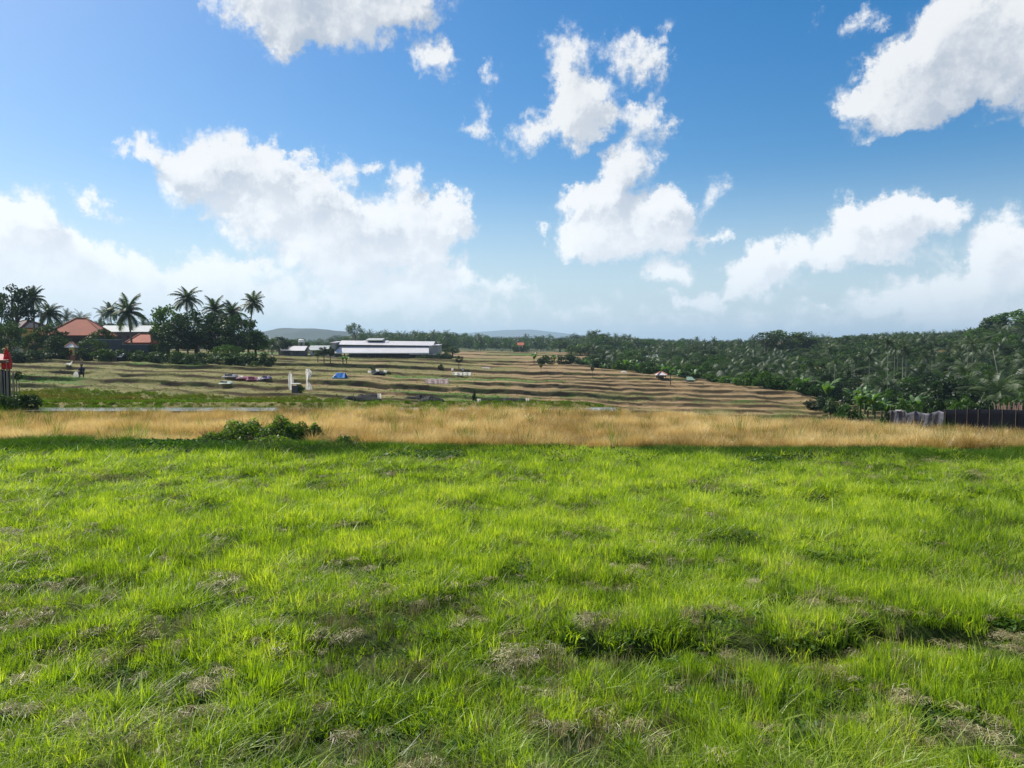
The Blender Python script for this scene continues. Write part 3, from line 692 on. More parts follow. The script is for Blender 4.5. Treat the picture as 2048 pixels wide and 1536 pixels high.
def limb_mesh(seed, mat, spread=.75):
    """trunk and limbs for a unit crown: trunk foot at z=-1.2, limbs reach into the crown"""
    r = np.random.default_rng(seed); V = []; F = []
    tube(V, F, [(0, 0, -1.5), (.03, 0, -.8), (0, .03, -.1), (.05, 0, .5)], [.11, .085, .07, .045], 7)
    for i in range(6):
        a = i*1.1+r.normal()*.3; z0 = -.35+.14*i; rr = spread*(.7+.4*r.random())
        tube(V, F, [(0, 0, z0), (math.cos(a)*rr*.4, math.sin(a)*rr*.4, z0+.35), (math.cos(a)*rr, math.sin(a)*rr, z0+.9)], [.045, .03, .012], 5)
    return rawmesh('trunk', V, F, [mat], smooth=True)
BC = [leaf_crown(400+i, ncl=30+4*i, per=70) for i in range(4)]
BC_flat = leaf_crown(420, ncl=26, per=60, flat=.42, leaf=.045)
BC_open = leaf_crown(421, ncl=20, per=70, hollow=.8, leaf=.05)
BUSH = [leaf_crown(430+i, ncl=22, per=60, flat=.75, leaf=.075) for i in range(3)]
CROWN = {m.name: [np_mesh('crown', V, F, [m]) for V, F in BC+[BC_flat, BC_open]+BUSH] for m in (M_tree, M_tree_l, M_lime)}
LIMB = [limb_mesh(450+i, M_bark2) for i in range(3)]+[limb_mesh(455, M_palebark)]
def tree(loc, h, w, seed, label, group=None, mat=M_tree, kind=None, limb=None, name='broadleaf_tree', bole=.28, cat='tree'):
    """h total height, w crown width; bole = bare share of the trunk"""
    r = np.random.default_rng(seed); e = empty(name, loc, r.random()*6.28, label=label, cat=cat, group=group)
    k = seed % 4 if kind is None else kind; V = (BC+[BC_flat, BC_open]+BUSH)[k][0]; zt = 1.95 if k < 4 or k == 5 else (.85 if k == 4 else 1.45)
    ch = h*(1-bole); put('crown', CROWN[mat.name][k], e, (0, 0, h*bole), (0, 0, 0), (w/2, w/2, ch/zt))
    sz = (h*bole+ch*.45)/2.1
    put('trunk', LIMB[limb if limb is not None else seed % 3], e, (0, 0, sz*1.45), (0, 0, 0), (w/2*.9, w/2*.9, sz)); return e
def bush(loc, h, w, seed, label, group=None, mat=M_tree, name='bush', d=None):
    e = empty(name, loc, seed*1.3, label=label, cat='bush', group=group)
    put('foliage', CROWN[mat.name][6+seed % 3], e, (0, 0, -.25*h), (0, 0, 0), (w/2, (d or w)/2, h*1.2/1.45)); return e

# banana plants: stem and big arched leaves
def banana_leaf(seed):
    r = np.random.default_rng(seed); V = []; F = []; n = 8; e = R(70); p = Vector((0, 0, 0)); pts = [p.copy()]
    for k in range(n): p = p+Vector((math.cos(e), 0, math.sin(e)))*(1/n); pts.append(p.copy()); e -= R(105)/n*(.5+k/n)
    for k, q in enumerate(pts):
        t = k/n; w = .15*math.sin(math.pi*min(1, .08+t*.92))**.6 if t < 1 else .01
        V += [q+Vector((0, -w, -.05*t+.02*r.normal())), q, q+Vector((0, w, -.05*t+.02*r.normal()))]
    for k in range(n): b = 3*k; F += [(b, b+1, b+4, b+3), (b+1, b+2, b+5, b+4)]
    return rawmesh('leaf', V, F, [M_banana])
BL = [banana_leaf(i) for i in range(3)]
V = []; F = []; tube(V, F, [(0, 0, -.2), (0, 0, .5), (0, 0, 1)], [.12, .10, .06], 7); BSTEM = rawmesh('stem', V, F, [solid('banana_stem', (.06, .08, .03), var=.3)], smooth=True)
def banana(loc, h, seed, label, group):
    r = np.random.default_rng(seed); e = empty('banana_plant', loc, 0, label=label, cat='banana plant', group=group)
    put('stem', BSTEM, e, scl=(.8, .8, h*.38))
    for i in range(8): put('leaf', BL[i % 3], e, (0, 0, h*.34), (r.normal()*.12, r.normal()*.2-.25*(i % 3 == 0), i*2.4+r.normal()*.3), h*.70*(.8+.4*r.random()))
    return e

ORD = ['first', 'second', 'third', 'fourth', 'fifth', 'sixth', 'seventh', 'eighth', 'ninth', 'tenth', 'eleventh', 'twelfth', 'thirteenth', 'fourteenth', 'fifteenth', 'sixteenth', 'seventeenth', 'eighteenth', 'nineteenth', 'twentieth']
ORD += ['twenty-'+q for q in ORD[:9]]+['thirtieth']+['thirty-'+q for q in ORD[:9]]
# --- left village: skyline palms (px of the crown centre, row of the crown top, half width in px)
def at_row(px, row, D):     # ground point at distance D and the height that reaches the given row
    g_ = on_ground(px, D); return g_, P(px, row, D).z-g_.z
LP = [(72,572,30,132,'tall palm behind the leafy tree at the far left edge'),(94,600,34,128,'lone palm with spreading crown left of the red roofed house'),
      (228,604,24,176,'small palm just left of the big palm over the pale roofed shed'),(267,590,42,128,'big spreading palm standing in front of the pale roofed shed'),
      (377,570,34,146,'tallest palm rising over the dark green tree group'),(430,592,34,142,'second palm from the right in the dark tree group, level crown'),
      (466,600,34,136,'dense low palm between two taller palms of the tree group'),(497,582,30,140,'right-hand palm of the tree group, bare trunk leaning right'),
      (400,628,24,150,'short palm half sunk in the dark tree group')]
for i, (px, row, hw, D, lab) in enumerate(LP):
    L = hw*D/FPX*1.02; g_, h = at_row(px, row, D); palm_detailed(g_, h-L*.80, L, 20+i*7, lab, 'tall coconut palms round the village houses', rz=0.0 if px != 497 else .2)
for i, (px, row, hw, D) in enumerate([(120,640,20,190),(140,618,22,200),(165,620,24,200),(178,628,20,210),(205,636,18,210),(215,612,20,205),(290,632,20,220),(310,640,20,215),(545,672,20,190),(560,676,16,210)]):
    L = hw*D/FPX*1.15; g_, h = at_row(px, row, D); palm(g_, h-L*.75, L, 60+i, ORD[i]+' hazy palm from the left in the row behind the village roofs', 'palms behind the village roofs')
VT = [(38,566,74,128,'tall airy tree with rounded crown at the far left',1,M_tree,.36),(4,588,60,124,'dark dense tree cut by the left picture edge',0,M_tree,.2),
      (22,640,70,118,'low dark tree in front of the tall airy tree at the far left',1,M_tree,.12),(100,640,60,124,'dark tree under the lone palm left of the red roof',2,M_tree,.12),
      (118,668,50,118,'small dark tree touching the left side of the red roofed house',3,M_tree,.08),(74,662,40,122,'slim dark tree before the house with yellow wall',1,M_tree,.1),
      (185,672,56,120,'dark round tree in front of the red roofed house',0,M_tree,.06),(205,654,54,126,'dark tree overlapping the right side of the red roofed house',3,M_tree,.05),(455,616,80,138,'dark tree filling the gap under the right-hand palms',0,M_tree,.05),(300,642,60,190,'hazy tree behind the pale shed roof',2,M_tree,.2),(210,640,90,200,'wide hazy tree between red house and pale shed',1,M_tree,.15),
      (338,606,66,134,'fresh green round tree at the left of the tree group',1,M_tree_l,.2),(356,632,84,128,'dark tree below the fresh green round one',3,M_tree,.06),
      (395,606,92,132,'dark tree in the middle of the group under the tallest palm',0,M_tree,.06),(432,622,86,130,'dark tree right of the middle of the group',2,M_tree,.05),
      (478,628,84,128,'dark wide tree under the right-hand palms',1,M_tree,.05),(512,656,56,136,'yellowish green tree at the right end of the group',3,M_tree_l,.15),
      (322,672,44,124,'low bushy tree beside the small orange roof',2,M_tree,.05),(455,684,60,122,'low olive tree at the foot of the dark group',0,M_tree_l,.05),
      (560,672,50,220,'hazy tree right of the village, far behind',3,M_tree,.2),(592,676,60,260,'hazy tree behind the small white sheds',2,M_tree,.2)]
for i, (px, row, w, D, lab, k, m_, bo) in enumerate(VT):
    g_, h = at_row(px, row, D); tree(g_, h, w*D/FPX*1.15, 500+i, lab, mat=m_, kind=k, bole=bo, limb=i % 3)
VB = [(20,700,46,112),(60,704,40,114),(96,702,44,115),(132,700,30,116),(166,700,34,117),(205,698,44,118),(252,700,50,122),(285,702,40,121),(320,704,44,119),(352,703,50,118),(398,706,60,117),(445,706,60,116),(492,706,60,117),(530,706,36,119)]
for i, (px, row, w, D) in enumerate(VB):
    g_, h = at_row(px, row, D); bush(g_, h+.4, w*D/FPX*1.2, i, ORD[i]+' dark shrub from the left in the village hedge row', 'dark shrubs along the village edge')

# --- flat-topped tree and the trees behind the long barn
g_, h = at_row(710, 647, 420); tree(g_, h, 13, 601, 'flat-topped tree standing above the wood behind the white barn', kind=4, bole=.62, mat=M_tree, name='flat_topped_tree')
MT = [(628,690,22,230,0),(648,686,26,235,2),(668,690,22,228,1),(892,684,34,238,3),(905,690,30,232,0)]
for i, (px, row, w, D, k) in enumerate(MT):
    g_, h = at_row(px, row, D); tree(g_, h, w*D/FPX*1.2, 620+i, ('leftmost of three small trees left of the barn','middle of three small trees left of the barn','rightmost of three small trees left of the barn','left tree at the right end of the barn','right tree at the right end of the barn')[i], 'trees at the ends of the barn', kind=k, bole=.15)
for i, (px, row) in enumerate([(880,708),(893,706),(900,712),(868,712),(846,713)]):
    g_, h = at_row(px, row, 204); bush(g_, h+.5, 3.6, i, ['third dark shrub','fourth dark shrub','rightmost dark shrub','second dark shrub','leftmost dark shrub'][i]+' at the right front corner of the barn', 'shrubs before the barn', mat=M_tree)
# banana clump in front of the barn
for i, (px, b, t, w) in enumerate([(636,727,701,17),(648,729,697,20),(661,729,699,18)]):
    p = ground_at(px, b-2, 120, 320); tree(p, (b-t)*p.y/FPX*1.05, w*p.y/FPX*1.2, 640+i, ('left','middle','right')[i]+' one of three small round trees standing in a row before the barn', 'three small trees before the barn', kind=i, bole=.35, mat=M_tree)
for i, (px, b, h_) in enumerate([(686,730,22),(693,729,18)]):
    p = ground_at(px, b-2, 120, 320); banana(p, h_*p.y/FPX, 650+i, ('left','right')[i]+' of two low spiky banana plants beside the three small round trees', 'banana clump before the barn')
p = ground_at(918, 738, 90, 330); tree(p, 25*p.y/FPX*1.15, 16*p.y/FPX*1.3, 660, 'small lone tree beside the white sheet on the terraces', kind=0, bole=.35, mat=M_tree)
p = ground_at(882, 739, 90, 330); bush(p, 12*p.y/FPX, 14*p.y/FPX, 1, 'small round shrub left of the lone tree on the terraces')
for px, b, t, lab in ((1185,757,734,'thin sapling at the edge of the upper right terraces'),(1082,748,732,'small dark sapling near the upper end of the terraces')):
    p = ground_at(px, b, 90, 330); tree(p, (b-t)*p.y/FPX*1.1, 9*p.y/FPX, int(px), lab, kind=2, bole=.4)

# --- the wooded ravine and hillside on the right
SKYL = ([1040,1100,1190,1250,1330,1400,1500,1530,1570,1620,1650,1700,1750,1800,1850,1900,1950,1980,2048,2250], [690,676,668,678,682,683,684,678,672,672,673,667,662,656,653,650,646,632,616,600])
FRT = ([1100,1200,1300,1400,1500,1600,1700,1800,1900,2250], [728,722,722,735,745,755,765,775,775,775])
def d_edge(px):
    ds = np.arange(60, 345, 1.0); xs_ = (px-1024)/FPX*ds; ok = xs_ > edge_x(ds)+1.5
    return ds[np.argmax(ok)] if ok.any() else 345.
FG = 'palms of the wooded hillside on the right'; BG = 'broadleaf trees of the wooded hillside on the right'
rf = np.random.default_rng(77); cands = []
while len(cands) < 470:
    px = 1080+rf.random()*1130; D0 = d_edge(px)
    if D0 > 330: continue
    D1 = max(D0+60, np.interp(px, [1100, 1500, 1800, 2100], [400, 350, 290, 250])); t = rf.random()**.8; D = D0+8+t*(D1-D0)
    if D > 395: continue
    cands.append((px, D, t))
cands.sort(key=lambda q: q[1])
placed = []; npalm = nb = 0
for i, (px, D, t) in enumerate(cands):
    x = (px-1024)/FPX*D
    if any((x-a)**2+(D-b)**2 < 3.0**2 for a, b in placed): continue
    placed.append((x, D))
    row = np.interp(px, *FRT)*(1-t**.7)+np.interp(px, *SKYL)*t**.7+rf.normal()*5+(9 if t > .8 else 2)
    zt = P(px, row, D).z; z0 = gz1(x, D); h = zt-z0
    isp = rf.random() < (.66 if px > 1400 else .45)
    if h < 3.2: h = 3.2+rf.random()
    if h > 17: z0 = z0+(h-17)*.0; 
    loc = Vector((x, D, z0))
    if isp and npalm < 290:
        L = 3.1+1.2*rf.random(); palm(loc, max(1.2, h-L*.62), L, 700+i, 'coconut palm crowded among others on the wooded hillside at the right', FG); npalm += 1
    elif nb < 200:
        w = 7.0+6.0*rf.random(); tree(loc, h, min(w, h*1.3), 700+i, 'dense broadleaf tree among the palms of the wooded hillside', BG, mat=M_tree if rf.random() < .72 else M_tree_l, bole=.12); nb += 1
# singular trees of that hillside
for px, row, w, D, lab, m_, k in ((1560,654,100,262,'big spreading umbrella tree topping the wood right of centre',M_tree,0),(1530,664,60,256,'left limb of foliage, wide tree beside the big umbrella tree',M_tree,4),(1598,662,70,266,'dark tree leaning against the right of the umbrella tree',M_tree,2),
                               (2035,617,120,236,'tall bright green tree at the upper right picture edge',M_tree_l,1),(1975,632,44,240,'narrow dark tree left of the tall bright green one',M_tree,3),(1167,686,36,300,'small lime green round tree in the middle distance',M_lime,0),
                               (1120,680,40,330,'mid green tree left of the lime green one',M_tree,1),(1960,655,70,215,'yellowish green palm-side tree on the upper right slope',M_tree_l,2)):
    g_, h = at_row(px, row, D); tree(g_, max(h, 4), w*D/FPX*1.1, int(px)+3, lab, mat=m_, kind=k, bole=.12 if k != 4 else .5)
# slender areca palms whose pale trunks show against the slope
V = []; F = []; tube(V, F, [(0, 0, -.5), (.05, 0, 4), (0, .08, 8), (.04, 0, 10)], [.06, .052, .048, .04], 6); ATR = rawmesh('areca_trunk', V, F, [M_palebark], smooth=True)
ra = np.random.default_rng(9); apx = sorted(list(1705+ra.random(9)*115)+list(1850+ra.random(4)*190)+list(1600+ra.random(2)*70))
for i, px in enumerate(apx):
    D = 122+ra.random()*26; g_, h = at_row(px, 672+ra.random()*26-(px-1700)*.06, D); e = empty('areca_palm', g_, ra.random()*6, label=ORD[i]+' slender palm from the left with a pale bare trunk on the wooded slope', cat='palm tree', group='slender pale trunked palms on the slope')
    h = max(3., h-1.0-1.8*ra.random()); put('trunk', ATR, e, scl=(1, 1, h/10)); put('crown', CR[i % 5], e, (.02, 0, h), (0, 0, 0), .52+.12*ra.random())
# bare leaning trunk
g_ = on_ground(2013, 96); top = P(1986, 700, 97); g_.z = max(g_.z, P(2013, 812, 96).z-2.5); V = []; F = []; dv = top-g_; tube(V, F, [(0, 0, -.5), dv*.3+Vector((.25, 0, 0)), dv*.65+Vector((.15, 0, 0)), dv], [.07, .055, .045, .025], 7)
o = put('bare_trunk', rawmesh('bare_trunk', V, F, [M_palebark], smooth=True), None, g_); tag(o, 'pale bare thin trunk leaning left before the wood near the right edge', 'tree')
# shrubs and bananas where the paddies meet the wood
rb = np.random.default_rng(31); cb_ = cs_ = 0
for i in range(46):
    px = 1070+i*21+rb.normal()*5; D = d_edge(px)
    if D > 300: D = 170+rb.random()*60 if px < 1300 else 300
    D = D+rb.random()*7; x = (px-1024)/FPX*D; g_ = Vector((x, D, max(gz1(x, D), gz1(x-6, D)-1.2)))
    if rb.random() < .5: cb_ += 1; banana(g_, 2.2+1.6*rb.random(), 900+i, ORD[cb_-1]+' banana plant from the left along the foot of the wood on the right', 'banana plants along the wood edge')
    else: cs_ += 1; bush(g_, 1.8+1.8*rb.random(), 3.5+2*rb.random(), i, ORD[cs_-1]+' green shrub from the left along the foot of the wood on the right', 'shrubs along the wood edge', mat=M_tree_l if rb.random() < .45 else M_tree)
for i, (px, b, h) in enumerate(sorted([(1722,826,2.6),(1738,830,3.0),(1752,832,2.4),(1766,832,2.8),(1732,822,3.2),(1775,835,2.0),(1748,824,2.8)])):
    D = 62+2*(i % 3); z = P(px, b, D).z; x = (px-1024)/FPX*D; banana(Vector((x, D, max(z, gz1(x, D))-.1)), h*.75, 960+i, ORD[i]+' banana plant from the left in the clump beside the netting fence', 'bananas left of the netting fence')
for i, (px, t, w, D) in enumerate([(1815,790,44,60),(1850,795,34,62),(1885,785,60,64),(1925,782,56,62),(1965,788,50,60),(2005,780,60,62),(2045,776,66,61),(1790,800,40,66),(1700,800,50,72),(1670,795,50,78),(1640,790,44,86)]):
    g_, h = at_row(px, t, D); g_.z = max(g_.z, -6.5); bush(g_, max(1.5, P(px, t, D).z-g_.z), w*D/FPX*1.3, i, {1640:'leftmost',1670:'second',1700:'third',1790:'fourth',1815:'fifth',1850:'sixth',1885:'seventh',1925:'eighth',1965:'ninth',2005:'tenth',2045:'last'}[px]+' low green bush from the left in the row behind the netting fence', 'bushes behind the netting fence', mat=M_tree_l if i in (0, 3, 8) else M_tree)

# --- the woods that read as one mass
def proto_tree(ci, m_, li):
    Vc, Fc = (BC+[BC_flat, BC_open]+BUSH)[ci]; sel = np.arange(0, len(Fc), 2); Vc = Vc*np.array([4, 4, 3.6])+np.array([0, 0, 1.5])
    return bpy.data.objects.new('w', np_mesh('w', Vc, Fc[sel], [m_]))
def proto_palm(seed):
    V = []; F = []; r = np.random.default_rng(seed); mi = []
    for el, dr, az_, k in frond_set(seed, 15): frond(V, F, 3.2*k, el, dr, az_, r, org=Vector((0, 0, 7.)), n=8, w=.09)
    n1 = len(F); tube(V, F, [(0, 0, 0), (0, 0, 7)], [.2, .12], 5); return bpy.data.objects.new('w', rawmesh('w', V, F, [M_palm, M_bark], [0]*n1+[1]*(len(F)-n1)))
wp = [proto_tree(0, M_tree, 0), proto_tree(1, M_tree, 0), proto_tree(2, M_tree, 0), proto_tree(3, M_tree_l, 0), proto_palm(1), proto_palm(2)]
rw = np.random.default_rng(5); n = 8500
D = 345+rw.random(n)**1.9*1250; px = -250+rw.random(n)*2600; X = (px-1024)/FPX*D; Y = D
lim = np.interp(px, [-250, 500, 540, 560, 620, 700, 780, 800, 860, 900, 940, 1000, 1100, 1200, 1300, 1500, 1700, 2300], [670, 670, 684, 686, 684, 672, 664, 668, 664, 664, 674, 678, 676, 670, 682, 684, 676, 640])
Z = gz(X, Y); want = CAMH+(689.4-(lim+rw.normal(size=n)*4))/FPX*D-Z
ok = (want > 3.0) & ~((px > 545) & (px < 1180) & (D < 420)); ok |= (want > 1.5) & (D > 420)
X, Y, Z, D, want = X[ok], Y[ok], Z[ok], D[ok], want[ok]; n = len(X)
hs_ = np.clip(want, 3.5, 17)*(.80+.3*rw.random(n)); s_ = hs_/9.0
scatter('far_woodland', np.stack([X, Y, Z-.3], 1), rw.random(n)*6.28, np.stack([np.clip(s_, .7, 1.5)]*2+[s_], 1), rw.integers(0, 6, n), rw.random(n), wp, 'hazy dark green woodland closing the view along the horizon', 'woodland')
# undergrowth of the ravine
n = 2600; Y = 60+rw.random(n)*300; X = edge_x(Y)+4+rw.random(n)**1.3*(Y*.8+20-edge_x(Y)); ok = X > edge_x(Y)+3; X, Y = X[ok], Y[ok]; n = len(X)
Vu, Fu = BUSH[0]; up = [bpy.data.objects.new('u', np_mesh('u', V_*np.array([2.6, 2.6, 2.2])-np.array([0, 0, .6]), F_, [m_])) for (V_, F_), m_ in ((BUSH[0], M_tree), (BUSH[1], M_tree), (BUSH[2], M_tree_l))]
scatter('undergrowth', np.stack([X, Y, gz(X, Y)-.2], 1), rw.random(n)*6.28, .6+.7*rw.random(n), np.minimum(rw.integers(0, 7, n)//2.5, 2).astype(int) if False else rw.choice([0, 0, 1, 1, 2], n), rw.random(n), up, 'dense dark undergrowth filling the ravine between the palms', 'undergrowth')
# ------------------------------------------------------------------ buildings
def boxm(name, parent, mat, x0, x1, y0, y1, z0, z1, bevel=0):
    V = [(x, y, z) for z in (z0, z1) for y in (y0, y1) for x in (x0, x1)]; F = [(0, 2, 3, 1), (4, 5, 7, 6), (0, 1, 5, 4), (2, 6, 7, 3), (0, 4, 6, 2), (1, 3, 7, 5)]
    return put(name, rawmesh(name, V, F, [mat]), parent)
def slab_roof(name, parent, mat, pts, th=.12):
    """pitched plane given by four corners, with thickness"""
    a = [Vector(p) for p in pts]; n = (a[1]-a[0]).cross(a[3]-a[0]).normalized(); n = n if n.z > 0 else -n
    V = [p for p in a]+[p-n*th for p in a]; F = [(0, 1, 2, 3), (7, 6, 5, 4)]+[(i, i+4, (i+1) % 4+4, (i+1) % 4) for i in range(4)]
    return put(name, rawmesh(name, V, F, [mat]), parent)
def hip_roof(name, parent, mat, x0, x1, y0, y1, ze, zr, ridge=.3, th=.15):
    cx, cy = (x0+x1)/2, (y0+y1)/2; rl = (x1-x0)*ridge/2; V = [(x0, y0, ze), (x1, y0, ze), (x1, y1, ze), (x0, y1, ze), (cx-rl, cy, zr), (cx+rl, cy, zr)]
    V += [(x0, y0, ze-th), (x1, y0, ze-th), (x1, y1, ze-th), (x0, y1, ze-th)]
    F = [(0, 1, 5, 4), (1, 2, 5), (2, 3, 4, 5), (3, 0, 4), (9, 8, 7, 6), (0, 6, 7, 1), (1, 7, 8, 2), (2, 8, 9, 3), (3, 9, 6, 0)]
    o = put(name, rawmesh(name, V, F, [mat]), parent)
    V = []; F = []
    for a, b in (((x0, y0, ze), (cx-rl, cy, zr)), ((x1, y0, ze), (cx+rl, cy, zr)), ((cx-rl, cy, zr), (cx+rl, cy, zr)), ((x0, y1, ze), (cx-rl, cy, zr)), ((x1, y1, ze), (cx+rl, cy, zr))):
        tube(V, F, [Vector(a)+Vector((0, 0, .05)), Vector(b)+Vector((0, 0, .05))], [.10, .10], 5)
    put('ridge_cap', rawmesh('ridge_cap', V, F, [M_tile_l]), o); return o
def ribbed(name, col, freq, axis=0, rough=.5, depth=.3, var=.12):
    m, n = newmat(name); p = n.n('ShaderNodeBsdfPrincipled'); tc = n.n('ShaderNodeTexCoord').outputs['Object']
    w = n.n('ShaderNodeTexWave', bands_direction='XYZ'[axis]); n.put(w.inputs['Vector'], tc); w.inputs['Scale'].default_value = freq; w.inputs['Distortion'].default_value = .3
    f = n.noise(tc, .6, 5, .6); f2 = n.noise(tc, 5., 3, .6)
    v = n.m('ADD', n.m('MULTIPLY', n.m('SUBTRACT', n.m('ADD', f, n.m('MULTIPLY', f2, .5)), .75), var*4), n.m('ADD', n.m('MULTIPLY', w.outputs['Fac'], .16), .90))
    n.put(p.inputs['Base Color'], n.v('SCALE', col, sc_=v)); p.inputs['Roughness'].default_value = rough
    b = n.n('ShaderNodeBump'); b.inputs['Strength'].default_value = depth; n.put(b.inputs['Height'], w.outputs['Fac']); n.put(p.inputs['Normal'], b.outputs[0])
    finish(n, p.outputs[0]); return m
M_tile = ribbed('red_roof_tiles', (.34, .075, .03), 2.2, 2, .8, .5, .2)
M_tile_l = solid('ridge_tiles', (.36, .15, .09), var=.2)
M_tile_d = ribbed('dark_roof_tiles', (.06, .05, .055), 2.2, 2, .8, .4, .2)
M_white_roof = ribbed('white_metal_roof', (.56, .53, .53), 1.6, 0, .45, .3, .10)
M_grey_roof = ribbed('pale_fibre_cement_roof', (.34, .36, .355), 1.4, 0, .7, .3, .12)
M_dark = solid('dark_timber', (.035, .032, .032), var=.3); M_darkwall = solid('dark_plaster', (.085, .08, .085), var=.2)  # the wall plaster is one even dark grey
M_white = solid('white_plaster', (.72, .70, .66), var=.08); M_yellow = solid('yellow_plaster', (.62, .50, .16), var=.15); M_grey = solid('grey_concrete', (.33, .32, .30), var=.2)
M_brick = solid('red_brick', (.34, .13, .08), var=.3, scale=3.); M_glass = solid('window_glass', (.03, .035, .04), rough=.15, var=.05, spec=.5)
M_wood = solid('weathered_wood', (.20, .155, .11), var=.3); M_bamboo = solid('bamboo', (.30, .26, .17), var=.3, scale=3.)
def house(px, row_ridge, row_eave, wpx, D, label, roofmat, wallmat, dep=7., ridge=.25, yaw=0., wins=2, rowbase=None, cat='house', name='house', gable=False):
    g_ = on_ground(px, D); w = wpx*D/FPX; ze = P(px, row_eave, D).z-g_.z; zr = P(px, row_ridge, D).z-g_.z
    e = empty(name, g_, yaw, label=label, cat=cat); wi = w*.84
    wall = boxm('wall', e, wallmat, -wi/2, wi/2, -dep/2+.5, dep/2-.5, -.6, ze+.02)
    for i in range(wins):
        cx = -wi/2+wi*(i+.5)/wins+.1; wn = boxm('window', e, M_dark, cx-.55, cx+.55, -dep/2+.42, -dep/2+.52, ze*.38, ze*.82); boxm('pane', wn, M_glass, cx-.45, cx+.45, -dep/2+.40, -dep/2+.44, ze*.42, ze*.78)
    boxm('door', e, M_wood, -wi*.02-.4, -wi*.02+.4, -dep/2+.43, -dep/2+.53, -.1, min(2.1, ze*.8))
    if gable:
        r1 = slab_roof('roof', e, roofmat, [(-w/2, -dep/2-.2, ze), (w/2, -dep/2-.2, ze), (w/2, 0, zr), (-w/2, 0, zr)]); slab_roof('roof', e, roofmat, [(-w/2, dep/2+.2, ze), (w/2, dep/2+.2, ze), (w/2, .003, zr), (-w/2, .003, zr)])
        V = [(-wi/2, -dep/2+.5, ze), (-wi/2, dep/2-.5, ze), (-wi/2, 0, zr-.15), (wi/2, -dep/2+.5, ze), (wi/2, dep/2-.5, ze), (wi/2, 0, zr-.15)]
        put('gable', rawmesh('gable', V, [(0, 1, 2), (3, 5, 4)], [wallmat]), e)
    else: hip_roof('roof', e, roofmat, -w/2, w/2, -dep/2-.3, dep/2+.3, ze, zr, ridge)
    return e
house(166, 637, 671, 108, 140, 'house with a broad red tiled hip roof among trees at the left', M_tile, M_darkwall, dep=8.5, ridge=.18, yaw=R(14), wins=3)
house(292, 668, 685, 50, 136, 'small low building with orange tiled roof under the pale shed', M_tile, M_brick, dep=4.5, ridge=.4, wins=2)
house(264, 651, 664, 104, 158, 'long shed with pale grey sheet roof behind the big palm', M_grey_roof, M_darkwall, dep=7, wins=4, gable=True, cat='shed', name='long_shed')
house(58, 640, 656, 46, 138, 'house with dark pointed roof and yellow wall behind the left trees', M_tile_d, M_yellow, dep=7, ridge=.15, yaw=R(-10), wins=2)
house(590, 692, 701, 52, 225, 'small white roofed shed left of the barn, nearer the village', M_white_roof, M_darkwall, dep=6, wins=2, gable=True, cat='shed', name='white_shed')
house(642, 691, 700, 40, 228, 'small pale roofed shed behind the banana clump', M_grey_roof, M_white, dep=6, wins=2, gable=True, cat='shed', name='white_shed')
house(1041, 685, 690, 13, 335, 'tiny red and white roofed house in front of the far wood', M_tile, M_white, dep=5, wins=1, gable=True)
house(1302, 709, 716, 24, 240, 'pale roof showing among the palms of the wood', M_grey_roof, M_darkwall, dep=5, wins=1, gable=True, cat='shed', name='white_shed')
for k_, q_ in enumerate((1031, 1049)):
    g_, h = at_row(q_, 688, 325); bush(g_, h, 4.0, k_, ('left','right')[k_]+' dark bush half hiding the tiny red roofed house')
# white tank on a stand
g_ = on_ground(604, 232); z1 = P(604, 678, 232).z-g_.z; e = empty('water_tank', g_, label='white water tank on a stand behind the small white shed', cat='tank')
for sx_ in (-.7, .7):
    for sy_ in (-.7, .7): boxm('leg', e, M_grey, sx_-.1, sx_+.1, sy_-.1, sy_+.1, -.2, z1-1.0)
V = []; F = []; tube(V, F, [(0, 0, z1-1.0), (0, 0, z1-.25), (0, 0, z1)], [.95, .95, .5], 12); put('tank', rawmesh('tank', V, F, [M_white]), e)
# yellow gate pillar with little roof
g_ = on_ground(146, 116); mp = 116/FPX; e = empty('shrine', g_, R(10), label='narrow yellow shrine with small pale roof below the red roofed house', cat='shrine')
zt = P(146, 685, 116).z-g_.z; boxm('pedestal', e, M_brick, -.5, .5, -.5, .5, -.3, zt*.28); boxm('column', e, M_yellow, -.32, .32, -.32, .32, zt*.28, zt*.72); boxm('niche', e, M_tile, -.18, .18, -.36, -.325, zt*.34, zt*.60); hip_roof('roof', e, M_white, -.75, .75, -.75, .75, zt*.74, zt, .1, .08)
# garden walls
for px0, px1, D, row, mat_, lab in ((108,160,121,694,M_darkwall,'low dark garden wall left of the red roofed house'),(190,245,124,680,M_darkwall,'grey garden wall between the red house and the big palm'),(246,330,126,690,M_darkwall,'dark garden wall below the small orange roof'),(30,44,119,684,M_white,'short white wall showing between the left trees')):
    a = on_ground(px0, D); b = on_ground(px1, D); h = P(px0, row, D).z-a.z; L_ = (b-a).length; e = empty('garden_wall', a, math.atan2(b.y-a.y, b.x-a.x), label=lab, cat='wall'); boxm('wall', e, mat_, 0, L_, -.1, .1, -1.2, h); boxm('coping', e, M_grey, -.05, L_+.05, -.16, .16, h, h+.1)
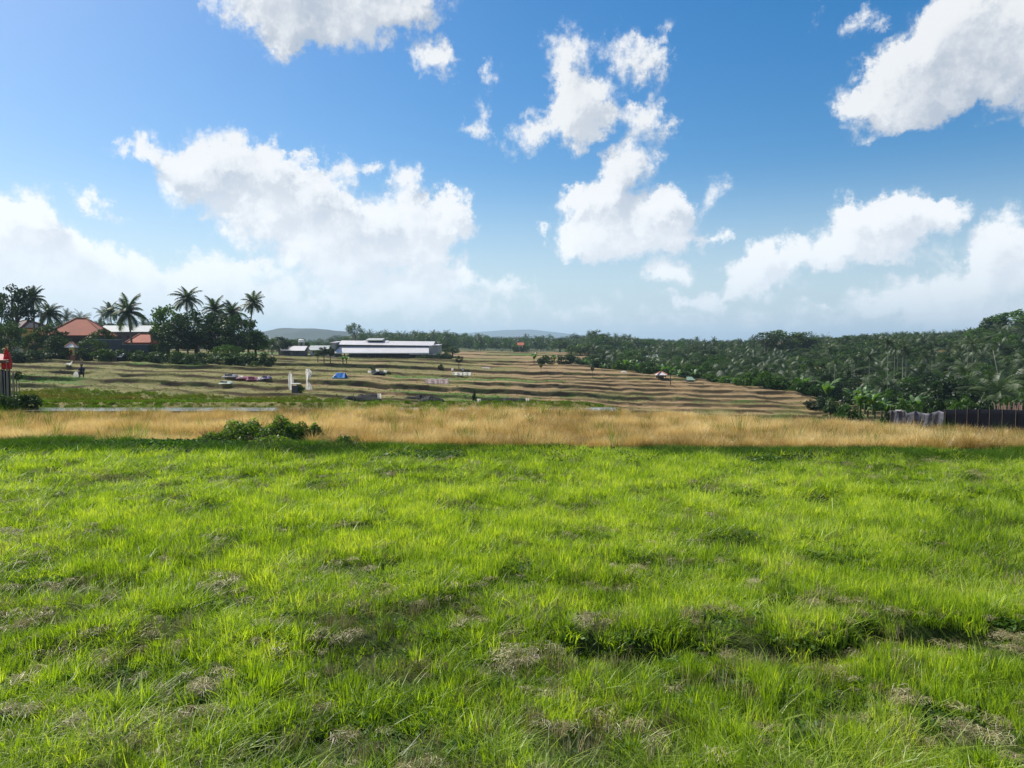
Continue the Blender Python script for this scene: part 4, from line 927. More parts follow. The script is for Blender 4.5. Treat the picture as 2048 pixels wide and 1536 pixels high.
# dark field hut
p = ground_at(234, 722, 80, 130); mp = p.y/FPX; w = 32*mp; h = 15*mp; e = empty('field_hut', p, label='low dark hut with a grey lean-to roof at the edge of the village field', cat='hut')
boxm('wall', e, M_dark, -w/2+.15, w/2-.15, -.8, .8, -.3, h*.62); slab_roof('roof', e, solid('blue_grey_sheet', (.09, .12, .13), var=.2), [(-w/2, -1.1, h*.55), (w/2, -1.1, h*.55), (w/2-.3, .9, h), (-w/2+.3, .9, h)]); slab_roof('ridge_sheet', e, M_grey_roof, [(-w/2+.3, .45, h*.93), (w/2-.45, .45, h*.93), (w/2-.45, .75, h*1.02), (-w/2+.3, .75, h*1.02)], .04)
boxm('door', e, M_wood, -.4, .4, -.84, -.81, -.1, h*.5)

# ---- the long white barn
pb = on_ground(765, 214); mp = 214/FPX; b0 = P(765, 718, 214).z; e = empty('barn', (pb.x, 214, b0), R(-2), label='long white roofed barn with raised middle roof and open dark side', cat='barn')
def bx(px): return (px-765)*mp
def bz(row): return (718-row)*mp
X0, X1 = bx(686), bx(866)
slab_roof('lower_roof', e, M_white_roof, [(X0-.8, -7.0, bz(705)), (X1, -7.0, bz(706)), (X1-.6, -3.2, bz(693.5)), (X0, -3.2, bz(693))])
slab_roof('upper_roof', e, M_white_roof, [(X0-.4, -3.6, bz(689)), (bx(871), -3.6, bz(691)), (bx(871), 0, bz(683)), (X0-.4, 0, bz(681))]); slab_roof('upper_roof', e, M_white_roof, [(X0-.4, 3.6, bz(689)), (bx(871), 3.6, bz(691)), (bx(871), .004, bz(683)), (X0-.4, .004, bz(681))])
slab_roof('rear_roof', e, M_white_roof, [(X0-.8, 7.0, bz(705)), (X1, 7.0, bz(706)), (X1, 3.2, bz(693.5)), (X0, 3.2, bz(693))])
boxm('clerestory', e, M_dark, X0+.1, bx(869), -3.1, 3.1, bz(697), bz(690.5))
for a, b in ((728, 735), (772, 779)): slab_roof('monitor_base', e, M_white_roof, [(bx(a), -1.6, bz(685)), (bx(b), -1.6, bz(685)), (bx(b), -.4, bz(681)), (bx(a), -.4, bz(681))], .06)
mo = boxm('monitor', e, M_dark, bx(737), bx(767), -.9, .9, bz(684), bz(679)); slab_roof('monitor_roof', mo, M_grey_roof, [(bx(734), -1.6, bz(680.5)), (bx(768), -1.6, bz(680.5)), (bx(770), 0, bz(676.5)), (bx(738), 0, bz(676.5))]); slab_roof('monitor_roof', mo, M_grey_roof, [(bx(736), 1.5, bz(680.5)), (bx(768), 1.5, bz(680.5)), (bx(770), .004, bz(676.5)), (bx(738), .004, bz(676.5))])
boxm('rear_wall', e, M_darkwall, X0, X1, 6.2, 6.4, -.8, bz(705)); boxm('fascia', e, M_white, X0-.6, bx(866), -7.12, -7.02, bz(706.5), bz(705)); boxm('fascia', e, M_white, bx(828), bx(883), -7.3, -7.2, bz(708), bz(707))
boxm('floor', e, M_grey, X0, X1, -6.5, 6.2, -.8, .05)
for i in range(13):
    x = X0+(X1-X0)*i/12; boxm('post', e, M_dark, x-.12, x+.12, -6.7, -6.45, 0, bz(706.5))
for i in range(6):
    x = X0+(X1-X0)*(i+.5)/6; boxm('stall_partition', e, M_dark, x-1.8, x+1.8, -4.2, -4.05, .05, bz(710))
boxm('feed_rail', e, M_grey, bx(755), bx(815), -6.85, -6.75, bz(716.5), bz(715.6))
wl = boxm('end_wing', e, M_grey, bx(673), X0-.9, -5.5, 2.0, -.6, bz(685.5)); wl['label'] = 'grey end wing with pale roof edge'; slab_roof('wing_roof', wl, M_white_roof, [(bx(671.5), -6.0, bz(685)), (X0-.6, -6.0, bz(685)), (X0-.6, 2.4, bz(682.5)), (bx(672), 2.4, bz(682.5))], .15); boxm('wing_sill', wl, M_white, bx(672), X0-1.2, -5.65, -5.53, bz(702), bz(701))
wr = boxm('end_wing', e, M_grey, bx(871.6), bx(882.5), -5.0, 2.0, -.6, bz(690)); slab_roof('wing_roof', wr, M_white_roof, [(bx(870.5), -5.4, bz(690.2)), (bx(883.5), -5.4, bz(690.2)), (bx(883.5), 2.4, bz(688.5)), (bx(870.5), 2.4, bz(688.5))], .15)
boxm('end_panel', e, M_grey, bx(864), bx(871.4), -5.2, -5.0, bz(706), bz(692))

# ------------------------------------------------------------------ sheets, nets, flags
def clothmat(name, col, trans=.25, var=.12, rough=.6):
    m, n = newmat(name); tc = n.n('ShaderNodeTexCoord').outputs['Object']; f = n.noise(tc, 2.5, 4, .6)
    c = n.v('SCALE', col, sc_=n.m('ADD', n.m('MULTIPLY', n.m('SUBTRACT', f, .5), var*4), 1.0))
    df = n.n('ShaderNodeBsdfPrincipled'); n.put(df.inputs['Base Color'], c); df.inputs['Roughness'].default_value = rough; df.inputs['Specular IOR Level'].default_value = .12
    tr = n.n('ShaderNodeBsdfTranslucent'); n.put(tr.inputs[0], c); mx = n.n('ShaderNodeMixShader'); mx.inputs[0].default_value = trans
    n.t.links.new(df.outputs[0], mx.inputs[1]); n.t.links.new(tr.outputs[0], mx.inputs[2]); finish(n, mx.outputs[0]); return m
C_white = clothmat('white_cloth', (.90, .87, .82), .66); C_black = clothmat('black_plastic', (.012, .013, .015), 0, .2, .75); C_net = clothmat('black_netting', (.007, .008, .013), .02, .2, 1.0)
C_blue = clothmat('blue_tarpaulin', (.02, .16, .48), .2); C_red = clothmat('red_cloth', (.62, .03, .03), .3); C_grey = clothmat('grey_plastic_sheet', (.24, .24, .27), .25, .35); C_pink = clothmat('pink_plastic_sheet', (.36, .12, .20), .25, .3); C_lilac = clothmat('lilac_plastic_sheet', (.28, .24, .34), .25, .3)
C_pinkroof = clothmat('faded_pink_roof', (.50, .26, .24), .05); C_navy = clothmat('navy_tarpaulin', (.015, .03, .09), .05); C_pale = clothmat('pale_plastic_sheet', (.78, .68, .66), .6, .15)
def sheet(name, fn, nx, nz, mat, parent, th=.012):
    """closed thin sheet; fn(u,v) -> point"""
    V = []; F = []
    for s_ in (0, 1):
        for j in range(nz+1):
            for i in range(nx+1):
                p = Vector(fn(i/nx, j/nz)); V.append(p+Vector((0, th*s_, 0)))
    n1 = (nx+1)*(nz+1)
    for j in range(nz):
        for i in range(nx):
            a = j*(nx+1)+i; q = (a, a+1, a+nx+2, a+nx+1); F.append(q); F.append(tuple(n1+k for k in reversed(q)))
    rim = [i for i in range(nx+1)]+[(j+1)*(nx+1)+nx for j in range(nz)]+[nz*(nx+1)+i for i in range(nx-1, -1, -1)]+[j*(nx+1) for j in range(nz-1, 0, -1)]
    for k in range(len(rim)): a, b = rim[k], rim[(k+1) % len(rim)]; F.append((b, a, a+n1, b+n1))
    return put(name, rawmesh(name, V, F, [mat], smooth=True), parent)
def heap(name, L, W_, H, mat, parent, seed, nx=36, ny=12, rough=.5):
    V = []; F = []
    for j in range(ny+1):
        for i in range(nx+1):
            u, v = i/nx, j/ny; x = (u-.5)*L; y = (v-.5)*W_; k = (1-abs(2*u-1)**6)*math.sin(math.pi*v)**.6 if 0 < v < 1 else 0
            z = -.08+H*k*(1-rough+rough*2*float(fbm(x*1.3/H*.5+seed*7, y*1.3/H*.5, seed % 6, 4)-.05)); V.append((x+.06*math.sin(v*9+seed), y, z))
    for j in range(ny):
        for i in range(nx): a = j*(nx+1)+i; F.append((a, a+1, a+nx+2, a+nx+1))
    return put(name, rawmesh(name, V, F, [mat], smooth=True), parent)
def pole(name, parent, a, b, r_, mat, n=6):
    V = []; F = []; tube(V, F, [a, b], [r_, r_*.8], n); return put(name, rawmesh(name, V, F, [mat]), parent)
def rag(u, v, s_=0, amp=.05): return amp*(math.sin(u*9+s_)+.6*math.sin(v*13+u*5+s_*2))
# two white feather flags
for px, b, t, lab, shp in ((584,785,741,'left white feather flag, slim with pointed top, on the grassy terrace',0),(616,783,737,'right white feather flag, wider with a pinched middle, on the grassy terrace',1)):
    p = ground_at(px, b, 60, 140); m_ = p.y/FPX; H = (b-t)*m_; e = empty('feather_flag', p, label=lab, cat='flag', group='white feather flags')
    pole('pole', e, (0, 0, -.3), (.04, 0, H), .03, M_bamboo)
    if shp == 0: f = lambda u, v: (-.22*m_*60*.5+(u-.3)*11.5*m_*math.sin(math.pi*min(1, .05+v*.95))**.5*(1 if v < .85 else .8)+.15, rag(u, v, 1, .05)-.05, H*(.10+.86*v))
    else: f = lambda u, v: (-.15+(u-.1)*13.5*m_*(.18+.82*abs(math.cos(math.pi*v*1.05+.10))**.8)*(1-.5*max(0, v-.85)/.15), rag(u, v, 3, .06)-.05, H*(.06+.92*v))
    sheet('cloth', f, 8, 24, C_white, e)
p = ground_at(600, 786, 60, 140); m_ = p.y/FPX; bush(p, 20*m_, 20*m_, 2, 'small grey green bush growing between the two white flags', mat=M_tree_l)
p2 = p+Vector((-.35, -.3, 0)); e = empty('offering_stand', p2, label='little grey stand with white top between the two flags', cat='stand'); boxm('box', e, M_darkwall, -.35, .25, -.3, .3, -.2, .75); boxm('top_board', e, M_white, -.5, .45, -.4, .4, .95, 1.02); boxm('leg', e, M_wood, -.35, -.28, -.3, -.23, .75, .95); boxm('leg', e, M_wood, .18, .25, -.3, -.23, .75, .95)
# blue tarpaulin
p = ground_at(680, 757, 60, 200); m_ = p.y/FPX; e = empty('blue_tarpaulin', p, label='bright blue tarpaulin tent lying on the brown terrace', cat='tarpaulin')
Lb, Hb = 26*m_, 11*m_
sheet('front_cover', lambda u, v: ((u-.5)*Lb*(1-.28*v)+.05*Lb*v, -.8+v*.9+rag(u, v, 2, .05), Hb*v+.03*math.sin(u*14)), 14, 6, C_blue, e); sheet('back_cover', lambda u, v: ((u-.5)*Lb*(1-.28*v)+.05*Lb*v, 1.0-v*.88+rag(u, v, 5, .04), Hb*v), 14, 6, C_blue, e)
sheet('hem', lambda u, v: ((u-.5)*Lb*1.02, -.86-.06*v, .16*(v)+.02*math.sin(u*20)), 12, 2, clothmat('light_blue_hem', (.30, .55, .66), .2), e); sheet('side_flap', lambda u, v: (-Lb*.5-.15+v*.5, -.7+u*1.4, Hb*.7*v+.01), 6, 4, C_white, e)
# white sheets stretched between stakes on the terraces
for px0, px1, t, b, lab, c in ((904,943,745,752,'upper white sheet stretched straight between stakes on the terraces',C_white),(850,897,758,769,'lower white and pinkish sheet sagging between stakes on the terraces',C_pale)):
    p = ground_at((px0+px1)/2, b, 60, 300); m_ = p.y/FPX; L_ = (px1-px0)*m_; H = (b-t)*m_; e = empty('white_sheet', p, label=lab, cat='sheet')
    sag = .04 if c is C_white else .10
    sheet('cloth', lambda u, v: ((u-.5)*L_, rag(u*3, v, 1, .06), .05+H*v-H*sag*math.sin(u*math.pi*3)**2*v), 30, 6, c, e)
    for k in (0, .33, .66, 1): pole('stake', e, ((k-.5)*L_, .06, -.3), ((k-.5)*L_+.02, .06, H*.98), .03, M_bamboo)
for px, b, t, lab in ((905,744,736,'left short white post above the upper white sheet'),(926,744,737,'right short white post above the upper white sheet')):
    p = ground_at(px, b, 60, 320); m_ = p.y/FPX; e = empty('marker_post', p, label=lab, cat='post'); boxm('post', e, M_wood, -.08, .08, -.08, .08, -.2, (b-t)*m_*.5); sheet('rag', lambda u, v: ((u-.5)*4*m_, -.12+rag(u, v, 2, .03), (b-t)*m_*(.3+.7*v)), 4, 5, C_white, e)
# black plastic covered beds
for i, (px0, px1, t, b, lab, c) in enumerate(((682,765,789,802,'long black plastic bed cover nearest the white flags',C_black),(808,850,787,798,'ragged black plastic heap left of the dark mound',C_black),(838,888,787,803,'dark rounded plastic covered mound in the middle of the lower terrace',C_black),(957,1010,796,811,'left half of the straight black plastic bed, greyish top',C_net),(1000,1057,798,812,'right half of the straight black plastic bed with white end',C_black))):
    p = ground_at((px0+px1)/2, b, 56, 140); m_ = p.y/FPX; L_ = (px1-px0)*m_; H = (b-t)*m_; e = empty('plastic_cover', p, label=lab, cat='plastic sheet')
    heap('cover', L_, 1.8, H*(.72 if i < 3 else 1.05), c, e, i+1, rough=.25 if i > 2 else .75, nx=60)
    if i in (0, 4, 3): sheet('white_end', lambda u, v: (L_*(.46 if i != 3 else -.46)+(u-.5)*.35, -.75+rag(u, v, i, .05), H*.15+H*.75*v), 4, 5, C_white, e)
    for k in range(4): pole('stake', e, ((k/3-.5)*L_*.9, -.9, -.3), ((k/3-.5)*L_*.9, -.95, H*(.8+.3*(k % 2))), .03, M_wood)
# rubbish heap with black and white plastic
p = ground_at(757, 750, 60, 220); m_ = p.y/FPX; e = empty('debris_heap', p, label='heap of black and white scraps beside a bush on the terrace', cat='heap'); heap('dark_scraps', 26*m_, 1.8, 10*m_, C_black, e, 7, rough=.8)
for k in range(5): sheet('pale_scrap', lambda u, v, k=k: ((k-2)*.55+(u-.5)*.5, -.75+.1*k % .3, .25+.12*(k % 3)+.35*v+.05*math.sin(u*7)), 3, 3, C_grey if k % 2 else C_white, e)
p = ground_at(775, 749, 60, 220); bush(p, 8*m_, 16*m_, 0, 'low pale green bush right of the scrap heap on the terrace', mat=M_tree_l)
p = ground_at(745, 741, 60, 220); bush(p+Vector((0, .8, 0)), 9*m_, 12*m_, 1, 'low dark bush just behind the scrap heap on the terrace', mat=M_tree)
# coloured plastic strips on the left terrace
for i, (px0, px1, t, b, lab, c) in enumerate(((447,477,746,757,'grey plastic strip at the left end of the coloured row',C_grey),(475,500,748,757,'small rose plastic strip next to the grey one',C_pink),(494,520,748,760,'large pink plastic strip in the middle of the coloured row',C_pink),(516,530,749,760,'grey white crumpled strip right of the pink one',C_grey),(525,543,750,760,'lilac plastic strip at the right end of the coloured row',C_lilac),(440,466,760,769,'pale greenish plastic lying in front of the coloured row',clothmat('greenish_sheet', (.42, .47, .40), .2, .4)))):
    p = ground_at((px0+px1)/2, b, 56, 160); m_ = p.y/FPX; L_ = (px1-px0)*m_; H = (b-t)*m_; e = empty('plastic_strip', p, label=lab, cat='plastic sheet', group='coloured plastic strips')
    heap('sheet', L_, 1.3, H*.5, c, e, i+11, rough=.7, nx=20, ny=8); sheet('fold', lambda u, v: ((u-.5)*L_*.5, -.8+rag(u, v, i, .05), .05+H*.4*v), 8, 3, C_white if i in (1, 3) else c, e)
# farm worker with a white sack
M_cloth_d = solid('dark_work_clothes', (.035, .032, .045), var=.2); M_skin = solid('skin', (.20, .11, .07), var=.1); M_hat = solid('dark_hair', (.012, .01, .01), var=.1)
def skin_person(e, joints, edges, rads, name, mat):
    me = bpy.data.meshes.new(name); me.from_pydata(joints, edges, []); me.materials.append(mat); o = put(name, me, e)
    o.modifiers.new('skin', 'SKIN'); sv = me.skin_vertices[0].data
    for k, r_ in enumerate(rads): sv[k].radius = (r_, r_)
    sv[0].use_root = True; ss_ = o.modifiers.new('smooth', 'SUBSURF'); ss_.levels = 2; ss_.render_levels = 2; return o
p = ground_at(164, 755, 50, 140); m_ = p.y/FPX; k_ = 27*m_/1.15
e = empty('person', p, R(25), label='person in dark clothes squatting on the field beside a white sack', cat='person'); e.scale = (k_,)*3
J = [(0, 0, .36), (0, -.06, .55), (0, -.12, .76), (0, -.15, .88), (0, -.18, .99), (0, -.19, 1.08),
     (-.10, 0, .33), (-.15, -.38, .50), (-.14, -.22, .08), (-.14, -.36, .03), (.10, 0, .33), (.15, -.38, .50), (.14, -.22, .08), (.14, -.36, .03),
     (-.17, -.14, .78), (-.22, -.28, .60), (-.12, -.46, .52), (.17, -.14, .78), (.22, -.28, .60), (.12, -.46, .52)]
E = [(0, 1), (1, 2), (2, 3), (3, 4), (4, 5), (0, 6), (6, 7), (7, 8), (8, 9), (0, 10), (10, 11), (11, 12), (12, 13), (2, 14), (14, 15), (15, 16), (2, 17), (17, 18), (18, 19)]
skin_person(e, J, E, [.15, .14, .15, .055, .09, .085, .10, .075, .05, .04, .10, .075, .05, .04, .07, .045, .03, .07, .045, .03], 'body', M_cloth_d)
V = []; F = []; tube(V, F, [(0, -.185, .93), (0, -.19, .98), (0, -.19, 1.06), (0, -.185, 1.13), (0, -.18, 1.155)], [.06, .098, .105, .075, .02], 12); put('head', rawmesh('head', V, F, [M_skin], smooth=True), e)
V = []; F = []; tube(V, F, [(0, -.165, 1.03), (0, -.165, 1.10), (0, -.17, 1.165), (0, -.175, 1.18)], [.116, .115, .07, .02], 12); put('hair', rawmesh('hair', V, F, [M_hat], smooth=True), e)
for s_ in (-1, 1):
    V = []; F = []; tube(V, F, [(s_*.12, -.45, .52), (s_*.11, -.50, .51), (s_*.10, -.54, .48)], [.032, .038, .02], 8); put('hand', rawmesh('hand', V, F, [M_skin], smooth=True), e)
q = p+Vector((-.62, -.2, 0)); q.z = gz1(q.x, q.y); e = empty('sack', q, label='white sack standing on the field left of the squatting person', cat='sack'); V = []; F = []; tube(V, F, [(0, 0, -.05), (0, 0, .1), (.02, 0, .35), (.05, 0, .6), (.06, 0, .68)], [.2, .27, .26, .15, .06], 9); put('bag', rawmesh('bag', V, F, [C_white], smooth=True), e); pole('tie', e, (.055, 0, .66), (.09, 0, .76), .05, C_grey)
p = ground_at(137, 738, 60, 150); e = empty('white_sheet', p, R(20), label='small white cloth spread on a low bush left of the squatting person', cat='sheet'); sheet('cloth', lambda u, v: ((u-.5)*14*p.y/FPX, -.3+v*.6+.1*math.sin(u*5), .35+.5*v*u+.1*math.sin(u*7)), 8, 5, C_white, e); bush_ = put('support', CROWN[M_tree_l.name][6], e, (0, .1, -.25), (0, 0, 0), (.45, .4, .4))

# ---- far left: bamboo hut with pinkish roof, blue tarpaulin and red banner
D = 34.; gl = on_ground(4, D); m_ = D/FPX*.83; zb_ = gl.z
def hz(row): return P(10, row, D).z-zb_
e = empty('field_shelter', gl, R(34), label='bamboo shelter with faded pink roof and blue tarpaulin cut by the left picture edge', cat='shelter')
def hx(px): return (px-4)*m_
for i, px in enumerate((-52, -40, -28, -16, -4, 1, 5, 9, 13, 17, 21, 25, 29, 33)): pole('bamboo_stake', e, (hx(px), -.35-.05*(i % 3), -.3), (hx(px)+.02*((i % 3)-1), -.35-.05*(i % 3), hz(738 if px < 24 else 742+3*(i % 2))), .022+.006*(i % 2), M_bamboo)
for i, px in enumerate((-55, -8, 20)):
    pole('post', e, (hx(px), -.25, -.3), (hx(px), -.25, hz(718)), .04, M_dark); pole('post', e, (hx(px), 1.4, -.3), (hx(px), 1.4, hz(716)), .04, M_dark)
slab_roof('roof', e, C_pinkroof, [(hx(-62), -.75, hz(721)), (hx(19), -.75, hz(719)), (hx(8), .6, hz(708)), (hx(-50), .6, hz(708))], .03); slab_roof('roof', e, C_pinkroof, [(hx(-62), 1.9, hz(721)), (hx(19), 1.9, hz(719)), (hx(8), .604, hz(708)), (hx(-50), .604, hz(708))], .03)
sheet('blue_tarpaulin', lambda u, v: (hx(-60)+u*(hx(11)-hx(-60)), -.30+rag(u*3, v, 1, .02), hz(755)+(hz(739)-hz(755))*v), 16, 5, clothmat('blue_cloth', (.03, .12, .30), .15), e)
sheet('navy_tarpaulin', lambda u, v: (hx(-60)+u*(hx(22)-hx(-60)), -.27+rag(u*3, v, 3, .02), .02+hz(741)*v*.98), 18, 6, C_navy, e)
sheet('red_curtain', lambda u, v: (hx(4)+u*(hx(21)-hx(4)), -.50+rag(u*2, v, 2, .02), hz(738)+(hz(725)-hz(738))*v), 8, 4, C_red, e)
boxm('shelf', e, M_wood, hx(-55), hx(20), -.48, .2, hz(726), hz(723))
g2 = on_ground(15, 33.2); e = empty('red_banner', g2, R(34), label='tall red pointed banner standing at the bamboo shelter', cat='banner'); zt = P(14, 692, 33.2).z-g2.z; zl = P(14, 719, 33.2).z-g2.z
pole('pole', e, (0, 0, -.3), (-.02, 0, zt), .016, M_bamboo)
sheet('cloth', lambda u, v: (-.13+(u)*.27*(1-v)**.75+.10*v, rag(u, v, 1, .02), zl+(zt-zl)*v), 6, 12, C_red, e); e2 = sheet('streamer', lambda u, v: (.08+u*.10+.03*math.sin(v*5), rag(u, v, 2, .015)-.03, zl-.42+.75*v), 4, 8, clothmat('faded_red_cloth', (.50, .10, .10), .3), e)
g2 = on_ground(38, 33.6); h = P(38, 741, 33.6).z-g2.z; tree(g2, h, .36, 999, 'little dark sapling with round head beside the bamboo shelter', kind=1, bole=.68, mat=M_tree, name='sapling')
# dark hedge heap left
for i, (px, t, w, D_) in enumerate(((8,788,46,31.6),(34,789,40,31.8),(60,786,38,32.2),(-20,788,40,31.4))):
    g2 = on_ground(px, D_); h = P(px, t, D_).z-g2.z; bush(g2, h+.08, w*D_/FPX*1.25, i, ['dark shrub of the low hedge in front of the bamboo shelter','dark shrub in the middle of the low left hedge','dark rounded shrub ending the low left hedge on the right','dark shrub of the low hedge cut by the left picture edge'][i], 'low dark hedge at the left edge', d=1.0)

# ---- netting fence on the right
def fpt(px, D): return (px-1024)/FPX*D, D
A_ = fpt(1783, 28.6); B_ = fpt(1889, 27.0); C_ = fpt(2330, 21.5)
def fence_pt(a, b, u, v, trow, wav):
    x = a[0]+(b[0]-a[0])*u; y = a[1]+(b[1]-a[1])*u; px, _ = project(x, y, 0.); zt = P(float(px), trow(float(px)), y).z; zb0 = gz1(x, y)-.08
    return (x, y+wav(x, v), zb0+(zt-zb0)*v)
e = empty('netting_fence', (0, 0, 0), label='long black netting fence on stakes in front of the wood at the right edge', cat='fence')
nf = lambda u, v: fence_pt(B_, C_, u, v, lambda px: 817+2.0*math.sin(px*.021)+.035*(px-1889), lambda x, v: .03*math.sin(x*7)+.02*math.sin(v*9+x*3))
sheet('netting', nf, 90, 8, C_net, e)
for i in range(17):
    u = i/16; x, y, z1 = nf(u, 1); pole('stake', e, (x, y-.05, gz1(x, y)-.3), (x+.02, y-.05, z1+.02+.05*(i % 3)), .009, M_wood)
e = empty('plastic_screen', (0, 0, 0), label='crumpled grey plastic sheet hung on stakes at the left end of the black fence', cat='plastic sheet')
gf = lambda u, v: fence_pt(A_, B_, u, v, lambda px: 821+6*abs(math.sin((px-1783)*.066))*(px > 1812), lambda x, v: .05*math.sin(x*19+v*4)+.04*math.sin(v*11+x*11)+.025*math.sin(x*41-v*6))
sheet('grey_sheet', gf, 70, 16, clothmat('crumpled_grey_plastic', (.13, .13, .155), .25, .8, .45), e)
sheet('white_band', lambda u, v: (gf(.09+u*.14, 1)[0], gf(.09+u*.14, 1)[1]-.06+rag(u, v, 1, .01), gf(.09+u*.14, 1)[2]-.02+.05*v), 8, 2, C_white, e)
for u in (0, .08, .25, .42, .6, .8, 1): x, y, z1 = gf(u, 1); pole('stake', e, (x, y-.07, z1-1.0), (x, y-.07, z1+.04+.22*(u == 0)), .011, M_wood)
xe0, ye0 = A_; sheet('dark_edge', lambda u, v: (xe0+.01+u*.16, ye0-.08, gz1(xe0, ye0)+(gf(0, 1)[2]-gz1(xe0, ye0))*v), 2, 4, C_black, e)
# pile of brown poles behind the fence
for i in range(22):
    px = 1996+i*3.2; x = (px-1024)/FPX*34; zt = P(px, 808+4*math.sin(i*1.9), 34).z; o = pole('stacked_pole', None, (x, 34, zt-1.3), (x+.08*math.sin(i*2.3), 33.9+.2*(i % 3), zt), .028, solid('reddish_wood', (.30, .19, .16), var=.3) if i == 0 else bpy.data.materials['reddish_wood'])
    tag(o, ORD[i]+' reddish brown pole from the left in the pile behind the black fence', 'pole', 'reddish poles behind the fence')
# small white roofed shelter at the edge of the brown terraces
p = ground_at(1322, 759, 90, 300); m_ = p.y/FPX; w = 18*m_; h = 12*m_; e = empty('rest_hut', p, label='tiny open hut with white peaked roof at the top edge of the brown terraces', cat='hut')
for sx_ in (-.4, .4):
    for sy_ in (-.9, .9): pole('post', e, (sx_*w, sy_, -.3), (sx_*w, sy_, h*.55), .06, M_dark)
boxm('back_panel', e, M_wood, -w*.38, w*.38, .85, .95, -.1, h*.52); boxm('floor', e, M_wood, -w*.38, w*.38, -.8, .8, .2, .3); hip_roof('roof', e, M_white_roof, -w*.55, w*.55, -1.3, 1.3, h*.55, h, .15, .06)
p = ground_at(1380, 763, 90, 300); m_ = p.y/FPX; e = empty('low_shelter', p, label='low green roofed shelter right of the tiny white hut', cat='hut'); boxm('wall', e, M_dark, -8*m_, 6*m_, -.6, .6, -.3, 4*m_); slab_roof('roof', e, solid('green_sheet', (.16, .24, .18), var=.2), [(-9*m_, -1, 3.5*m_), (8*m_, -1, 3.5*m_), (5*m_, .8, 9*m_), (-5*m_, .8, 9*m_)])
p = ground_at(1341, 770, 90, 300); o = pole('field_post', None, (p.x, p.y, p.z-.3), (p.x, p.y, p.z+22*p.y/FPX), .06, M_dark); tag(o, 'thin dark post standing on the brown terrace right of the tiny hut', 'post')
for px, b, w, lab in ((1248,745,14,'small white sheet at the foot of the banana row'),(972,737,20,'small brown and white pile on the upper terrace right of centre')):
    p = ground_at(px, b, 90, 330); m_ = p.y/FPX; e = empty('sheet_pile', p, label=lab, cat='sheet'); heap('pile', w*m_, 1.4, 4*m_, C_white if px > 1200 else C_pale, e, 21, nx=14, ny=6); heap('dark_fold', w*m_*.6, 1.8, 2.2*m_, M_wood, e, 22, nx=10, ny=6)
# upright dark bush by the terraces and bushes in the dry rice
for px, b, t, w, lab in ((949,802,780,10,'narrow dark upright bush left of the straight black plastic bed'),(1040,786,783,3,'tiny tuft on the terrace rim')):
    if px == 949: p = ground_at(px, b, 56, 140); bush(p, (b-t)*p.y/FPX, w*p.y/FPX, 1, lab)
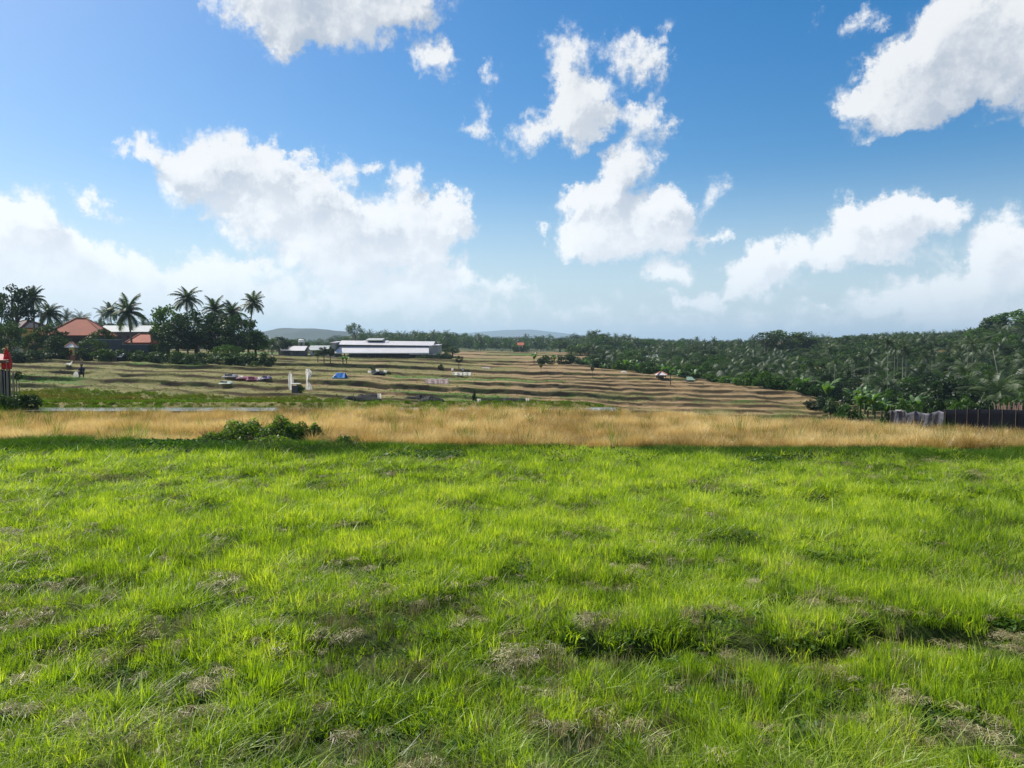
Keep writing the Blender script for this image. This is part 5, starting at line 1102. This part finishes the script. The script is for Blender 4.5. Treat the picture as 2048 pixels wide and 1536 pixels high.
# leafy mound on the bund
M_moundl = leafmat('mound_leaf', [(.04, .08, .015), (.08, .15, .022), (.15, .23, .04), (.34, .36, .16)], trans=.5, tcol=(1.3, 1.4, .4), gloss=.02, nscale=2.5)
def leaf_mound(px, t, w, D_, seed, label, n=2600, hmul=1.):
    g2 = on_ground(px, D_); W_ = w*D_/FPX; H = (P(px, t, D_).z-g2.z)*hmul; r = np.random.default_rng(seed); e = empty('creeper_mound', g2, 0, label=label, cat='bush')
    a = r.random(n)*6.283; rr = np.sqrt(r.random(n)); x = np.cos(a)*rr*W_/2*(1+.2*np.sin(a*3+seed)); y = np.sin(a)*rr*W_*.35
    z = H*(1-rr**2.0)**.8*(.70+.6*fbm(x*3.5+seed, y*3.5, 3, 4))*(r.random(n)**.35)+.03; q = np.stack([x, y, z], 1)
    nn = r.normal(size=(n, 3))*.7+np.stack([x/W_, y/W_*2, np.full(n, .8)], 1); nn /= np.linalg.norm(nn, axis=1)[:, None]; t_ = np.cross(nn, r.normal(size=(n, 3))); t_ /= np.linalg.norm(t_, axis=1)[:, None]; b_ = np.cross(nn, t_); s_ = (.020+.026*r.random(n))[:, None]
    V = np.stack([q-t_*s_, q+b_*s_*.6, q+t_*s_, q-b_*s_*.6], 1).reshape(-1, 3); put('foliage', np_mesh('foliage', V, np.arange(4*n).reshape(-1, 4), [M_moundl]), e)
    Vs = []; Fs = []
    for k in range(26):
        a = r.random()*6.28; x0, y0 = math.cos(a)*W_*.3*r.random(), math.sin(a)*W_*.15*r.random(); tube(Vs, Fs, [(x0, y0, 0), (x0*1.2+.1*r.normal(), y0, H*.6), (x0*1.4+.2*r.normal(), y0-.1, H*(.9+.3*r.random()))], [.008, .006, .003], 4)
    put('stem', rawmesh('stem', Vs, Fs, [M_wood]), e); return e
leaf_mound(560, 840, 150, 18.6, 1, 'right and taller hump of the leafy creeper mound on the bund', 9000); leaf_mound(485, 844, 160, 18.7, 2, 'left and broader hump of the leafy creeper mound on the bund', 8000); leaf_mound(425, 862, 80, 18.4, 5, 'very low creeper patch left of the leafy mound on the bund', 1500); leaf_mound(540, 872, 110, 17.9, 6, 'low bright creeper patch in front of the leafy mound on the bund', 2200); leaf_mound(690, 872, 70, 18.0, 7, 'very low creeper patch right of the leafy mound on the bund', 1200)
leaf_mound(628, 856, 80, 18.7, 3, 'low dark end of the leafy creeper mound on the bund', 3500)
HAZE = 1/6000.
# ------------------------------------------------------------------ air
mh = bpy.data.materials.new('haze_air'); mh.use_nodes = True; th = mh.node_tree; th.nodes.clear()
vo = th.nodes.new('ShaderNodeVolumePrincipled'); vo.inputs['Color'].default_value = (.60, .81, .98, 1); vo.inputs['Density'].default_value = HAZE
vo.inputs['Anisotropy'].default_value = .2
oo = th.nodes.new('ShaderNodeOutputMaterial'); th.links.new(vo.outputs[0], oo.inputs['Volume'])
hx, y0, y1, zb, zt = 17000., -400., 21000., -14., 228.
V = [(sx_*hx, y, z) for z in (zb, zt) for y in (y0, y1) for sx_ in (-1, 1)]
F = [(0, 2, 3, 1), (4, 5, 7, 6), (0, 1, 5, 4), (2, 6, 7, 3), (0, 4, 6, 2), (1, 3, 7, 5)]
tag(mesh_obj('haze', V, F, mh), kind='stuff')
